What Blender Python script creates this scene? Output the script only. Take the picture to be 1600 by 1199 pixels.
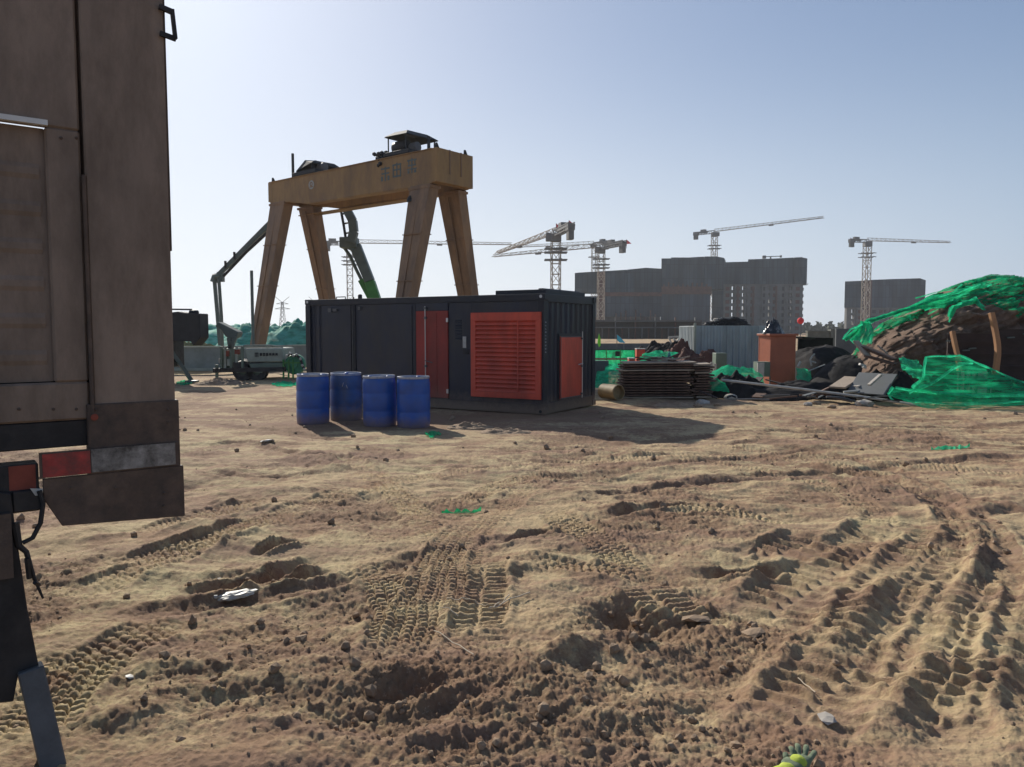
import bpy, bmesh, math, random
import numpy as np
from mathutils import Vector, Matrix, noise as mnoise

for o in list(bpy.data.objects):
    bpy.data.objects.remove(o, do_unlink=True)
scene = bpy.context.scene
col = scene.collection
random.seed(7)
R = math.radians

# ------------------------------------------------------------------ camera
CAMH, FPX, HOR = 1.70, 1200.0, 516.0
PITCH = math.atan((599.5 - HOR) / FPX)
cam_d = bpy.data.cameras.new('camera')
cam = bpy.data.objects.new('camera', cam_d); col.objects.link(cam)
cam.location = (0, 0, CAMH)
cam.rotation_euler = (math.pi / 2 - PITCH, 0, 0)
cam_d.sensor_width = 36.0
cam_d.lens = 36.0 * FPX / 1600.0
cam_d.clip_start = 0.05
cam_d.clip_end = 9000
scene.camera = cam

# ------------------------------------------------------------------ world, sun, exposure
SUN_AZ, SUN_EL = -28.0, 29.5          # degrees from +Y (negative = left), elevation
w = bpy.data.worlds.new('World'); scene.world = w; w.use_nodes = True
wn = w.node_tree.nodes; wl = w.node_tree.links
bg = wn['Background']; bg.inputs['Strength'].default_value = 0.076
sky = wn.new('ShaderNodeTexSky'); sky.sky_type = 'NISHITA'; sky.sun_disc = False
sky.sun_elevation = R(SUN_EL); sky.sun_rotation = R(SUN_AZ)
sky.altitude = 0; sky.air_density = 1.0; sky.dust_density = 1.3; sky.ozone_density = 1.6
# hazy air: soft shoulder on the glow round the sun, pale band low over the horizon
def _vm(op, a, b):
    n = wn.new('ShaderNodeVectorMath'); n.operation = op
    for i, v in ((0, a), (1, b)):
        if isinstance(v, tuple): n.inputs[i].default_value = v
        else: wl.new(v, n.inputs[i])
    return n.outputs[0]
_t = _vm('MULTIPLY', sky.outputs['Color'], (1 / 15.0,) * 3)
_t = _vm('ADD', _t, (1.0, 1.0, 1.0))
_soft = _vm('DIVIDE', _vm('MULTIPLY', sky.outputs['Color'], (1.08, 1.22, 1.50)), _t)
_tc = wn.new('ShaderNodeTexCoord'); _sx = wn.new('ShaderNodeSeparateXYZ'); wl.new(_tc.outputs['Generated'], _sx.inputs[0])
_mr = wn.new('ShaderNodeMapRange'); _mr.interpolation_type = 'SMOOTHERSTEP'
_mr.inputs['From Min'].default_value = -.12; _mr.inputs['From Max'].default_value = .42; _mr.inputs['To Min'].default_value = .97; _mr.inputs['To Max'].default_value = .12
wl.new(_sx.outputs['Z'], _mr.inputs['Value'])
_az = wn.new('ShaderNodeVectorMath'); _az.operation = 'DOT_PRODUCT'; wl.new(_tc.outputs['Generated'], _az.inputs[0])
_az.inputs[1].default_value = (math.sin(R(SUN_AZ)), math.cos(R(SUN_AZ)), 0)
_ar = wn.new('ShaderNodeMapRange'); _ar.inputs['From Min'].default_value = .35; _ar.inputs['From Max'].default_value = 1.0
wl.new(_az.outputs['Value'], _ar.inputs['Value'])
_hz = wn.new('ShaderNodeMix'); _hz.data_type = 'RGBA'
_hz.inputs['A'].default_value = (4.9, 6.3, 8.1, 1); _hz.inputs['B'].default_value = (10.4, 11.0, 11.6, 1)
wl.new(_ar.outputs[0], _hz.inputs['Factor'])
_mx = wn.new('ShaderNodeMix'); _mx.data_type = 'RGBA'
wl.new(_mr.outputs[0], _mx.inputs['Factor']); wl.new(_soft, _mx.inputs['A']); wl.new(_hz.outputs['Result'], _mx.inputs['B'])
wl.new(_mx.outputs['Result'], bg.inputs['Color'])
sd = bpy.data.lights.new('sun', 'SUN'); sd.energy = 4.9; sd.angle = R(0.53); sd.color = (1.0, 0.93, 0.82)
sun = bpy.data.objects.new('sun', sd); col.objects.link(sun)
sv = Vector((math.sin(R(SUN_AZ)) * math.cos(R(SUN_EL)), math.cos(R(SUN_AZ)) * math.cos(R(SUN_EL)), math.sin(R(SUN_EL))))
sun.rotation_euler = (-sv).to_track_quat('-Z', 'Y').to_euler()
scene.view_settings.view_transform = 'Standard'
scene.view_settings.look = 'None'
scene.view_settings.gamma = 1.0
scene.view_settings.exposure = 0.22
scene.cycles.max_bounces = 6
scene.cycles.transparent_max_bounces = 24

# ------------------------------------------------------------------ photograph pixel -> world point at a chosen distance
cp, sp_ = math.cos(PITCH), math.sin(PITCH)
def ray(px, py):
    cx = (px - 800.0) / FPX; cy = (599.5 - py) / FPX
    return Vector((cx, cp + cy * sp_, -sp_ + cy * cp))
def at(px, py, Y):
    d = ray(px, py); t = Y / d.y
    return Vector((d.x * t, Y, CAMH + d.z * t))
def gnd(px, py, z=0.0):
    d = ray(px, py); t = (z - CAMH) / d.z
    return Vector((d.x * t, d.y * t, z))

# ------------------------------------------------------------------ naming helpers
def tag(o, label=None, cat=None, group=None, kind=None):
    if label: o['label'] = label
    if cat: o['category'] = cat
    if group: o['group'] = group
    if kind: o['kind'] = kind
    return o
def mat4(o):
    m = Matrix.LocRotScale(o.location, o.rotation_euler.to_quaternion(), o.scale)
    return (mat4(o.parent) @ m) if o.parent else m
def thing(name, label, cat, loc=(0, 0, 0), rz=0.0, group=None):
    o = bpy.data.objects.new(name, None); col.objects.link(o)
    o.location = loc; o.rotation_euler = (0, 0, rz); o.empty_display_size = 0.2
    return tag(o, label, cat, group)
def copy_tree(o, parent=None):
    c = o.copy(); col.objects.link(c); c.parent = parent
    for ch in [k for k in bpy.data.objects if k.parent == o]:
        copy_tree(ch, c)
    return c

class MB:
    """collects shapes into ONE mesh object"""
    def __init__(s): s.v = []; s.f = []
    def add(s, vs, fs):
        n = len(s.v); s.v += [Vector(p) for p in vs]; s.f += [tuple(i + n for i in f) for f in fs]; return s
    def box(s, c, size, rot=None):
        hx, hy, hz = size[0] / 2, size[1] / 2, size[2] / 2
        c = Vector(c); vs = []
        for dz in (-hz, hz):
            for dx, dy in ((-hx, -hy), (hx, -hy), (hx, hy), (-hx, hy)):
                p = Vector((dx, dy, dz))
                if rot is not None: p = rot @ p
                vs.append(c + p)
        return s.add(vs, [(0, 3, 2, 1), (4, 5, 6, 7), (0, 1, 5, 4), (1, 2, 6, 5), (2, 3, 7, 6), (3, 0, 4, 7)])
    def span(s, a, b):
        a, b = Vector(a), Vector(b)
        return s.box((a + b) / 2, (abs(b.x - a.x), abs(b.y - a.y), abs(b.z - a.z)))
    def beam(s, a, b, wa, ha, wb=None, hb=None, up=(0, 0, 1), side=None):
        a, b = Vector(a), Vector(b); d = (b - a).normalized()
        if side is not None:
            x = Vector(side); x = (x - d * x.dot(d)).normalized(); y = d.cross(x)
        else:
            u = Vector(up)
            if abs(d.dot(u)) > 0.98: u = Vector((0, 1, 0))
            x = d.cross(u).normalized(); y = x.cross(d).normalized()
        wb = wa if wb is None else wb; hb = ha if hb is None else hb
        vs = []
        for p, ww, hh in ((a, wa, ha), (b, wb, hb)):
            for sx, sy in ((-1, -1), (1, -1), (1, 1), (-1, 1)):
                vs.append(p + x * sx * ww / 2 + y * sy * hh / 2)
        return s.add(vs, [(0, 3, 2, 1), (4, 5, 6, 7), (0, 1, 5, 4), (1, 2, 6, 5), (2, 3, 7, 6), (3, 0, 4, 7)])
    def tube(s, pts, r, n=8, r2=None, caps=True):
        pts = [Vector(p) for p in pts]; rings = []
        prev = None
        for i, p in enumerate(pts):
            d = (pts[min(i + 1, len(pts) - 1)] - pts[max(i - 1, 0)]).normalized()
            if prev is None:
                u = Vector((0, 0, 1)) if abs(d.z) < 0.9 else Vector((1, 0, 0))
                x = d.cross(u).normalized()
            else:
                x = (prev - d * prev.dot(d)).normalized()
            prev = x; y = d.cross(x)
            rr = r if r2 is None else r + (r2 - r) * i / (len(pts) - 1)
            rings.append([p + (x * math.cos(2 * math.pi * k / n) + y * math.sin(2 * math.pi * k / n)) * rr for k in range(n)])
        vs = [q for rg in rings for q in rg]; fs = []
        for i in range(len(pts) - 1):
            for k in range(n):
                fs.append((i * n + k, i * n + (k + 1) % n, (i + 1) * n + (k + 1) % n, (i + 1) * n + k))
        if caps:
            fs.append(tuple(reversed(range(n)))); fs.append(tuple((len(pts) - 1) * n + k for k in range(n)))
        return s.add(vs, fs)
    def lathe(s, c, prof, n=32, axis=None):
        """prof: list of (r, h) along axis"""
        c = Vector(c); ax = Vector(axis or (0, 0, 1)).normalized()
        u = Vector((1, 0, 0)) if abs(ax.x) < 0.9 else Vector((0, 1, 0))
        x = (u - ax * u.dot(ax)).normalized(); y = ax.cross(x)
        vs = []; fs = []
        for (r, h) in prof:
            for k in range(n):
                a = 2 * math.pi * k / n
                vs.append(c + ax * h + (x * math.cos(a) + y * math.sin(a)) * max(r, 1e-4))
        for i in range(len(prof) - 1):
            for k in range(n):
                fs.append((i * n + k, i * n + (k + 1) % n, (i + 1) * n + (k + 1) % n, (i + 1) * n + k))
        return s.add(vs, fs)
    def prism(s, poly, off):
        """poly: 3-D points, off: extrusion vector"""
        n = len(poly); off = Vector(off); vs = [Vector(p) for p in poly] + [Vector(p) + off for p in poly]
        fs = [tuple(range(n)), tuple(reversed(range(n, 2 * n)))] + [(i, i + n, (i + 1) % n + n, (i + 1) % n) for i in range(n)]
        return s.add(vs, fs)
    def corr(s, a, b, z0, z1, depth, pitch, nrm, thick=0.004):
        """corrugated sheet between ground points a,b"""
        a, b = Vector(a), Vector(b); L = (b - a).length; d = (b - a).normalized(); nrm = Vector(nrm)
        xs = []; n = max(1, round(L / pitch)); p = L / n
        for i in range(n):
            for f, h in ((0, 0), (.3, 0), (.45, 1), (.85, 1)):
                xs.append((i * p + f * p, h))
        xs.append((L, 0)); vs = []
        for t, h in xs:
            q = a + d * t - nrm * depth * h
            vs += [Vector((q.x, q.y, z0)), Vector((q.x, q.y, z1))]
        fs = [(2 * i, 2 * i + 2, 2 * i + 3, 2 * i + 1) for i in range(len(xs) - 1)]
        return s.add(vs, fs)
    def build(s, name, m, parent=None, world=False, smooth=False, bevel=0.0):
        me = bpy.data.meshes.new(name)
        vs = s.v
        if world and parent is not None:
            inv = mat4(parent).inverted(); vs = [inv @ p for p in vs]
        me.from_pydata([tuple(p) for p in vs], [], s.f)
        me.validate()
        bm = bmesh.new(); bm.from_mesh(me); bmesh.ops.recalc_face_normals(bm, faces=bm.faces)
        if bevel > 0:
            es = [e for e in bm.edges if len(e.link_faces) == 2 and e.calc_face_angle(0) > 0.5]
            bmesh.ops.bevel(bm, geom=es, offset=bevel, segments=1, affect='EDGES', profile=0.5, clamp_overlap=True)
        bm.to_mesh(me); bm.free()
        if m is not None: me.materials.append(m)
        if smooth:
            for p in me.polygons: p.use_smooth = True
            try: me.set_sharp_from_angle(angle=R(40))
            except Exception: pass
        o = bpy.data.objects.new(name, me); col.objects.link(o)
        if parent is not None: o.parent = parent
        return o

# ------------------------------------------------------------------ materials
def mk(name, c, rough=0.8, metal=0.0, var=0.25, scale=3.0, c2=None, c2amt=0.0, c2scale=6.0, bump=0.0, bscale=40.0, spec=0.4, stretch=None, thr=0.5, mud=None):
    """painted / dirty surface: base colour with tone variation and patches of a second colour (dirt, rust, dust, painted highlights)"""
    m = bpy.data.materials.new(name); m.use_nodes = True
    nt = m.node_tree; N = nt.nodes; L = nt.links; b = N['Principled BSDF']
    b.inputs['Roughness'].default_value = rough; b.inputs['Metallic'].default_value = metal
    b.inputs['Specular IOR Level'].default_value = spec
    tc = N.new('ShaderNodeTexCoord'); mp = N.new('ShaderNodeMapping')
    L.new(tc.outputs['Object'], mp.inputs['Vector'])
    if stretch: mp.inputs['Scale'].default_value = stretch
    n1 = N.new('ShaderNodeTexNoise'); n1.inputs['Scale'].default_value = scale; n1.inputs['Detail'].default_value = 6; n1.inputs['Roughness'].default_value = .65
    L.new(mp.outputs[0], n1.inputs['Vector'])
    mr = N.new('ShaderNodeMapRange'); mr.inputs['From Min'].default_value = .3; mr.inputs['From Max'].default_value = .7
    mr.inputs['To Min'].default_value = 1 - var; mr.inputs['To Max'].default_value = 1 + var
    L.new(n1.outputs['Fac'], mr.inputs['Value'])
    vm = N.new('ShaderNodeVectorMath'); vm.operation = 'SCALE'; vm.inputs[0].default_value = c[:3]
    L.new(mr.outputs[0], vm.inputs['Scale']); out = vm.outputs[0]
    if c2 is not None:
        n2 = N.new('ShaderNodeTexNoise'); n2.inputs['Scale'].default_value = c2scale; n2.inputs['Detail'].default_value = 8; n2.inputs['Roughness'].default_value = .7
        L.new(mp.outputs[0], n2.inputs['Vector'])
        r2 = N.new('ShaderNodeMapRange'); r2.inputs['From Min'].default_value = thr - .08; r2.inputs['From Max'].default_value = thr + .15
        r2.inputs['To Max'].default_value = c2amt
        L.new(n2.outputs['Fac'], r2.inputs['Value'])
        mx = N.new('ShaderNodeMix'); mx.data_type = 'RGBA'; mx.inputs['B'].default_value = (*c2[:3], 1)
        L.new(r2.outputs[0], mx.inputs['Factor']); L.new(out, mx.inputs['A']); out = mx.outputs['Result']
    if mud is not None:      # dried mud and dust splashed up from the ground: (colour, height, amount)
        sz = N.new('ShaderNodeSeparateXYZ'); L.new(tc.outputs['Object'], sz.inputs[0])
        n3 = N.new('ShaderNodeTexNoise'); n3.inputs['Scale'].default_value = 7; n3.inputs['Detail'].default_value = 9; n3.inputs['Roughness'].default_value = .75; L.new(tc.outputs['Object'], n3.inputs['Vector'])
        ma = N.new('ShaderNodeMath'); ma.operation = 'MULTIPLY_ADD'; ma.inputs[1].default_value = -1.1 * mud[1]; L.new(n3.outputs['Fac'], ma.inputs[0]); L.new(sz.outputs['Z'], ma.inputs[2])
        r3 = N.new('ShaderNodeMapRange'); r3.inputs['From Min'].default_value = mud[1] * .35; r3.inputs['From Max'].default_value = -mud[1] * .35; r3.inputs['To Max'].default_value = mud[2]; L.new(ma.outputs[0], r3.inputs['Value'])
        m3 = N.new('ShaderNodeMix'); m3.data_type = 'RGBA'; m3.inputs['B'].default_value = (*mud[0], 1); L.new(r3.outputs[0], m3.inputs['Factor']); L.new(out, m3.inputs['A']); out = m3.outputs['Result']
    L.new(out, b.inputs['Base Color'])
    if bump > 0:
        nb = N.new('ShaderNodeTexNoise'); nb.inputs['Scale'].default_value = bscale; nb.inputs['Detail'].default_value = 8; nb.inputs['Roughness'].default_value = .7
        L.new(mp.outputs[0], nb.inputs['Vector'])
        bn = N.new('ShaderNodeBump'); bn.inputs['Strength'].default_value = bump; bn.inputs['Distance'].default_value = .03
        L.new(nb.outputs['Fac'], bn.inputs['Height']); L.new(bn.outputs[0], b.inputs['Normal'])
    return m

def net_mat(name, c, hole=0.35, scale=5.0, stretch=(1, 1, 1), trans=0.55):
    """debris netting: woven mesh, thinner in streaks, light passes through it"""
    m = bpy.data.materials.new(name); m.use_nodes = True
    nt = m.node_tree; N = nt.nodes; L = nt.links
    for n in list(N): N.remove(n)
    out = N.new('ShaderNodeOutputMaterial'); df = N.new('ShaderNodeBsdfDiffuse'); tr = N.new('ShaderNodeBsdfTranslucent'); tp = N.new('ShaderNodeBsdfTransparent')
    tc = N.new('ShaderNodeTexCoord'); mp = N.new('ShaderNodeMapping'); mp.inputs['Scale'].default_value = stretch
    L.new(tc.outputs['Object'], mp.inputs['Vector'])
    n1 = N.new('ShaderNodeTexNoise'); n1.inputs['Scale'].default_value = scale; n1.inputs['Detail'].default_value = 9; n1.inputs['Roughness'].default_value = .72
    L.new(mp.outputs[0], n1.inputs['Vector'])
    mr = N.new('ShaderNodeMapRange'); mr.inputs['From Min'].default_value = .35; mr.inputs['From Max'].default_value = .65
    mr.inputs['To Min'].default_value = .55; mr.inputs['To Max'].default_value = 1.35
    L.new(n1.outputs['Fac'], mr.inputs['Value'])
    vm = N.new('ShaderNodeVectorMath'); vm.operation = 'SCALE'; vm.inputs[0].default_value = c
    L.new(mr.outputs[0], vm.inputs['Scale'])
    L.new(vm.outputs[0], df.inputs['Color']); L.new(vm.outputs[0], tr.inputs['Color'])
    m1 = N.new('ShaderNodeMixShader'); m1.inputs[0].default_value = trans
    L.new(df.outputs[0], m1.inputs[1]); L.new(tr.outputs[0], m1.inputs[2])
    n2 = N.new('ShaderNodeTexNoise'); n2.inputs['Scale'].default_value = scale * 1.7; n2.inputs['Detail'].default_value = 9; n2.inputs['Roughness'].default_value = .75
    L.new(mp.outputs[0], n2.inputs['Vector'])
    r2 = N.new('ShaderNodeMapRange'); r2.inputs['From Min'].default_value = .38; r2.inputs['From Max'].default_value = .62
    r2.inputs['To Min'].default_value = max(0, hole - .35); r2.inputs['To Max'].default_value = min(1, hole + .35)
    L.new(n2.outputs['Fac'], r2.inputs['Value'])
    m2 = N.new('ShaderNodeMixShader'); L.new(r2.outputs[0], m2.inputs[0]); L.new(m1.outputs[0], m2.inputs[1]); L.new(tp.outputs[0], m2.inputs[2])
    L.new(m2.outputs[0], out.inputs['Surface'])
    return m

M = {}
M['truck'] = mk('truck_paint', (.25, .185, .14), .65, var=.22, scale=3.5, c2=(.12, .085, .06), c2amt=.75, c2scale=5, bump=.15, bscale=22, stretch=(1, 1, .35))
M['truck_dark'] = mk('truck_dirty_lower', (.12, .082, .060), .7, var=.3, scale=4, c2=(.035, .03, .028), c2amt=.8, c2scale=5, bump=.2, bscale=30)
M['chassis'] = mk('chassis_black', (.018, .017, .018), .6, var=.3, scale=6, c2=(.06, .05, .045), c2amt=.4, bump=.1)
M['greysteel'] = mk('grey_steel', (.11, .115, .12), .5, var=.15, scale=5, c2=(.05, .05, .05), c2amt=.5, bump=.06)
M['tape_red'] = mk('tape_red', (.34, .04, .035), .45, var=.35, scale=22, c2=(.08, .05, .045), c2amt=.75, c2scale=14, thr=.48)
M['tape_white'] = mk('tape_white', (.28, .265, .245), .45, var=.25, scale=18, c2=(.05, .045, .04), c2amt=.95, c2scale=11, thr=.47)
M['yellow'] = mk('gantry_paint', (.31, .185, .070), .6, var=.22, scale=.9, c2=(.17, .105, .06), c2amt=.75, c2scale=1.4, bump=.05, bscale=8, stretch=(1, 1, .35))
M['yellow_leg'] = mk('gantry_leg_paint', (.28, .165, .085), .6, var=.25, scale=1.1, c2=(.12, .078, .055), c2amt=.7, c2scale=1.6, bump=.05, bscale=8, stretch=(1, 1, .25))
M['black'] = mk('black_parts', (.02, .02, .022), .6, var=.3, scale=5)
M['navy'] = mk('container_paint', (.009, .015, .034), .42, var=.35, scale=1.2, c2=(.035, .03, .027), c2amt=.6, c2scale=1.6, bump=.03, bscale=6, spec=.45, stretch=(1, 1, .5), mud=((.24, .165, .11), 0.45, 0.5))
M['navy_frame'] = mk('container_frame', (.013, .017, .028), .5, var=.3, scale=2, c2=(.04, .034, .03), c2amt=.5, c2scale=3, bump=.03, mud=((.24, .165, .11), 0.35, 0.7))
M['red'] = mk('red_paint', (.62, .085, .045), .5, var=.18, scale=1.8, c2=(.26, .05, .032), c2amt=.55, c2scale=2.2, stretch=(1, 1, .4))
M['red_dk'] = mk('red_paint_worn', (.32, .035, .026), .55, var=.25, scale=1.8, c2=(.12, .03, .022), c2amt=.6, c2scale=2.2, stretch=(1, 1, .4), mud=((.24, .165, .11), 0.6, 0.35))
M['canopy'] = mk('canopy_dark', (.035, .037, .036), .7, var=.2)
M['white'] = mk('ledge_glint', (.62, .62, .60), .5, var=.1)
M['chrome'] = mk('galvanised_rod', (.5, .5, .5), .35, .8, var=.1)
M['blue'] = mk('blue_plastic', (.012, .085, .38), .4, var=.16, scale=3, c2=(.04, .065, .14), c2amt=.4, c2scale=4, bump=.03, bscale=10, spec=.5, mud=((.24, .165, .11), 0.28, 0.7))
M['blue_faded'] = mk('blue_plastic_faded', (.03, .095, .27), .5, var=.2, scale=4, c2=(.07, .085, .12), c2amt=.6, c2scale=5, bump=.03, bscale=10, mud=((.24, .165, .11), .4, .8))
M['lid'] = mk('drum_lid', (.10, .18, .38), .3, var=.25, scale=5, c2=(.45, .43, .40), c2amt=.8, c2scale=5, thr=.42, spec=.6)  # paler blue and whitish patches paint the sky glint on the drum tops
M['pump_green'] = mk('pump_green', (.05, .22, .05), .5, var=.2)
M['pump_grey'] = mk('pump_boom_grey', (.10, .13, .12), .5, var=.2)
M['tank'] = mk('tank_grey', (.30, .34, .29), .6, var=.15, scale=2, c2=(.20, .21, .17), c2amt=.6, c2scale=3)
M['tank_green'] = mk('tank_green_grey', (.14, .19, .15), .6, var=.25, scale=3, c2=(.07, .09, .07), c2amt=.6)
M['rust'] = mk('rusty_red', (.22, .055, .035), .8, var=.3, scale=6)
M['green'] = mk('bright_green', (.02, .30, .12), .6, var=.2)
M['letters'] = mk('dark_letters', (.03, .035, .04), .7, var=.1)
M['letters_white'] = mk('pale_letters', (.35, .38, .42), .7, var=.3, scale=30)
M['blue_letters'] = mk('blue_letters', (.11, .135, .13), .7, var=.15)
M['hoard'] = mk('hoarding_grey', (.23, .26, .24), .7, var=.12, scale=1.5, c2=(.14, .16, .13), c2amt=.5, c2scale=2)
M['hoard_dark'] = mk('hoarding_dark', (.10, .11, .115), .7, var=.2, scale=1.5)
M['concrete'] = mk('raw_concrete', (.13, .13, .128), .9, var=.25, scale=.2, c2=(.09, .085, .08), c2amt=.6, c2scale=.3)
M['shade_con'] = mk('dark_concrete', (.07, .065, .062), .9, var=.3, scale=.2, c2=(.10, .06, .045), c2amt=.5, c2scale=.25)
M['rebar'] = mk('rust_brown', (.11, .050, .038), .9, var=.4, scale=.6)
M['crane'] = mk('crane_paint', (.30, .25, .20), .6, var=.2, scale=.3)
M['crane_dk'] = mk('crane_grey', (.12, .12, .12), .6, var=.2, scale=.3)
M['cw'] = mk('counterweight', (.10, .10, .10), .8, var=.3)
M['flag_red'] = mk('flag_red', (.70, .03, .04), .8, var=.05)
M['flag_green'] = mk('flag_green', (.22, .65, .06), .8, var=.05)
M['flag_cyan'] = mk('flag_cyan', (.10, .45, .62), .8, var=.05)
M['brown_cab'] = mk('orange_brown_paint', (.42, .125, .065), .5, var=.1, scale=1.5, c2=(.25, .08, .05), c2amt=.4, c2scale=2)
M['offwhite'] = mk('dirty_white', (.48, .47, .43), .6, var=.15, scale=5, c2=(.25, .23, .2), c2amt=.5)
M['sheet'] = mk('galvanised_sheet', (.36, .42, .44), .5, .3, var=.12, scale=1.2, c2=(.17, .18, .17), c2amt=.5, c2scale=1.4, stretch=(1, 1, .3))
M['wood'] = mk('raw_wood', (.42, .21, .095), .8, var=.25, scale=8, c2=(.22, .11, .06), c2amt=.5, stretch=(1, 1, .15), bump=.1)
M['wood_dk'] = mk('weathered_board', (.13, .075, .052), .85, var=.4, scale=4, c2=(.06, .035, .028), c2amt=.7, c2scale=3, bump=.2)
M['wood_pale'] = mk('pale_board', (.36, .29, .22), .85, var=.25, scale=5, c2=(.2, .15, .11), c2amt=.5, bump=.1)
M['tarp'] = mk('black_tarp', (.018, .017, .018), .85, var=.4, scale=5, bump=.4, bscale=9, spec=.15)
M['plastic_bag'] = mk('black_plastic', (.03, .03, .035), .25, var=.5, scale=9, c2=(.5, .5, .5), c2amt=.8, c2scale=6, thr=.6)
M['formwork'] = mk('formwork_brown', (.030, .016, .013), .7, var=.5, scale=3, c2=(.055, .03, .024), c2amt=.5, c2scale=2.5, stretch=(1, 1, 2.5), bump=.1)
M['soil'] = mk('heap_soil', (.19, .12, .08), .95, var=.4, scale=6, c2=(.12, .07, .048), c2amt=.7, c2scale=9, bump=.7, bscale=16)
M['pipe'] = mk('ochre_pipe', (.27, .20, .10), .7, var=.25, scale=5, c2=(.2, .14, .08), c2amt=.5)
M['conc_wall'] = mk('mossy_concrete', (.20, .205, .175), .9, var=.2, scale=2, c2=(.10, .11, .085), c2amt=.6, c2scale=2.5, bump=.2)
M['leaf'] = mk('far_foliage', (.075, .085, .055), .9, var=.35, scale=.6)
M['stone'] = mk('pale_stone', (.42, .38, .33), .9, var=.2, scale=12, bump=.3)
M['clod'] = mk('soil_clod', (.29, .205, .135), .95, var=.3, scale=9, bump=.5, bscale=30)
M['straw'] = mk('dry_straw', (.50, .42, .31), .8, var=.15)
M['trash'] = mk('pale_plastic', (.50, .48, .42), .5, var=.2, scale=25, c2=(.3, .26, .2), c2amt=.5)
M['glove_grey'] = mk('glove_grey_green', (.17, .21, .13), .9, var=.25, scale=60, bump=.4, bscale=200)
M['glove_lime'] = mk('glove_lime', (.42, .50, .06), .8, var=.2, scale=40, bump=.3, bscale=200)
M['grass_dry'] = mk('dry_grass', (.19, .18, .08), .9, var=.3, scale=8)
def facade(name, c1, c2, cm):
    m = bpy.data.materials.new(name); m.use_nodes = True; nt = m.node_tree; N = nt.nodes; L = nt.links; b = N['Principled BSDF']; b.inputs['Roughness'].default_value = .95; b.inputs['Specular IOR Level'].default_value = .1
    tc = N.new('ShaderNodeTexCoord'); sx = N.new('ShaderNodeSeparateXYZ'); L.new(tc.outputs['Object'], sx.inputs[0]); ad = N.new('ShaderNodeMath'); L.new(sx.outputs['X'], ad.inputs[0]); L.new(sx.outputs['Y'], ad.inputs[1])
    cb = N.new('ShaderNodeCombineXYZ'); L.new(ad.outputs[0], cb.inputs['X']); L.new(sx.outputs['Z'], cb.inputs['Y'])
    br = N.new('ShaderNodeTexBrick'); L.new(cb.outputs[0], br.inputs['Vector']); br.offset = 0; br.inputs['Color1'].default_value = (*c1, 1); br.inputs['Color2'].default_value = (*c2, 1); br.inputs['Mortar'].default_value = (*cm, 1)
    br.inputs['Scale'].default_value = 1; br.inputs['Brick Width'].default_value = 1.8; br.inputs['Row Height'].default_value = 6.0; br.inputs['Mortar Size'].default_value = .10; br.inputs['Mortar Smooth'].default_value = .3
    n = N.new('ShaderNodeTexNoise'); n.inputs['Scale'].default_value = .16; n.inputs['Detail'].default_value = 6; mp = N.new('ShaderNodeMapping'); mp.inputs['Scale'].default_value = (1, 1, .2); L.new(tc.outputs['Object'], mp.inputs['Vector']); L.new(mp.outputs[0], n.inputs['Vector'])
    mr = N.new('ShaderNodeMapRange'); mr.inputs['From Min'].default_value = .35; mr.inputs['From Max'].default_value = .65; mr.inputs['To Min'].default_value = .55; mr.inputs['To Max'].default_value = 1.5; L.new(n.outputs['Fac'], mr.inputs['Value'])
    vm = N.new('ShaderNodeVectorMath'); vm.operation = 'SCALE'; L.new(br.outputs['Color'], vm.inputs[0]); L.new(mr.outputs[0], vm.inputs['Scale']); L.new(vm.outputs[0], b.inputs['Base Color']); return m
M['facade_net'] = facade('facade_net_dark', (.026, .044, .060), (.046, .066, .082), (.014, .022, .030))
M['facade_net2'] = facade('facade_net_blue', (.028, .042, .062), (.046, .062, .084), (.016, .022, .032))
M['net_far_pale'] = mk('far_net_pale', (.08, .38, .24), .9, var=.5, scale=1.6, c2=(.35, .55, .48), c2amt=.8, c2scale=1.3, stretch=(1, 1, 2.5), bump=.5, bscale=2)  # whitish patches are fold highlights put into the net colour
M['net_far_dark'] = mk('far_net_dark', (.03, .19, .12), .9, var=.5, scale=1.6, c2=(.10, .40, .31), c2amt=.8, c2scale=1.1, stretch=(1, 1, 2.5), bump=.5, bscale=2, thr=.46)
M['net'] = net_mat('green_net', (.02, .60, .27), .16, 2.2, (1, 1, 3.5), .55)
M['net_front'] = net_mat('green_net_front', (.018, .56, .25), .32, 1.5, (.6, 1, 7), .55)
M['net_thick'] = net_mat('green_net_bunched', (.04, .66, .34), .03, 6, (1, 1, 1), .5)
M['net_mound'] = net_mat('green_net_mound', (.015, .52, .22), .32, 1.6, (1, 1.4, 4.5), .5)
M['net_far'] = net_mat('green_net_far', (.04, .30, .20), .06, 1.1, (1, 1, 2), .5)

# ------------------------------------------------------------------ GROUND: churned site soil with tyre tracks
def _hash(ix, iy, seed):
    h = (ix.astype(np.int64) * 374761393 + iy.astype(np.int64) * 668265263 + seed * 1442695041) & 0xffffffff
    h = ((h ^ (h >> 13)) * 1274126177) & 0xffffffff
    return ((h ^ (h >> 16)) & 0xffffff) / float(0xffffff)
def vnoise(x, y, seed=0):
    x0 = np.floor(x); y0 = np.floor(y); fx = x - x0; fy = y - y0
    u = fx * fx * fx * (fx * (fx * 6 - 15) + 10); v = fy * fy * fy * (fy * (fy * 6 - 15) + 10)
    def g(ax, ay):
        a = _hash(x0 + ax, y0 + ay, seed) * 2 * np.pi
        return np.cos(a) * (fx - ax) + np.sin(a) * (fy - ay)
    return ((g(0, 0) * (1 - u) + g(1, 0) * u) * (1 - v) + (g(0, 1) * (1 - u) + g(1, 1) * u) * v) * 1.5
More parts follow.
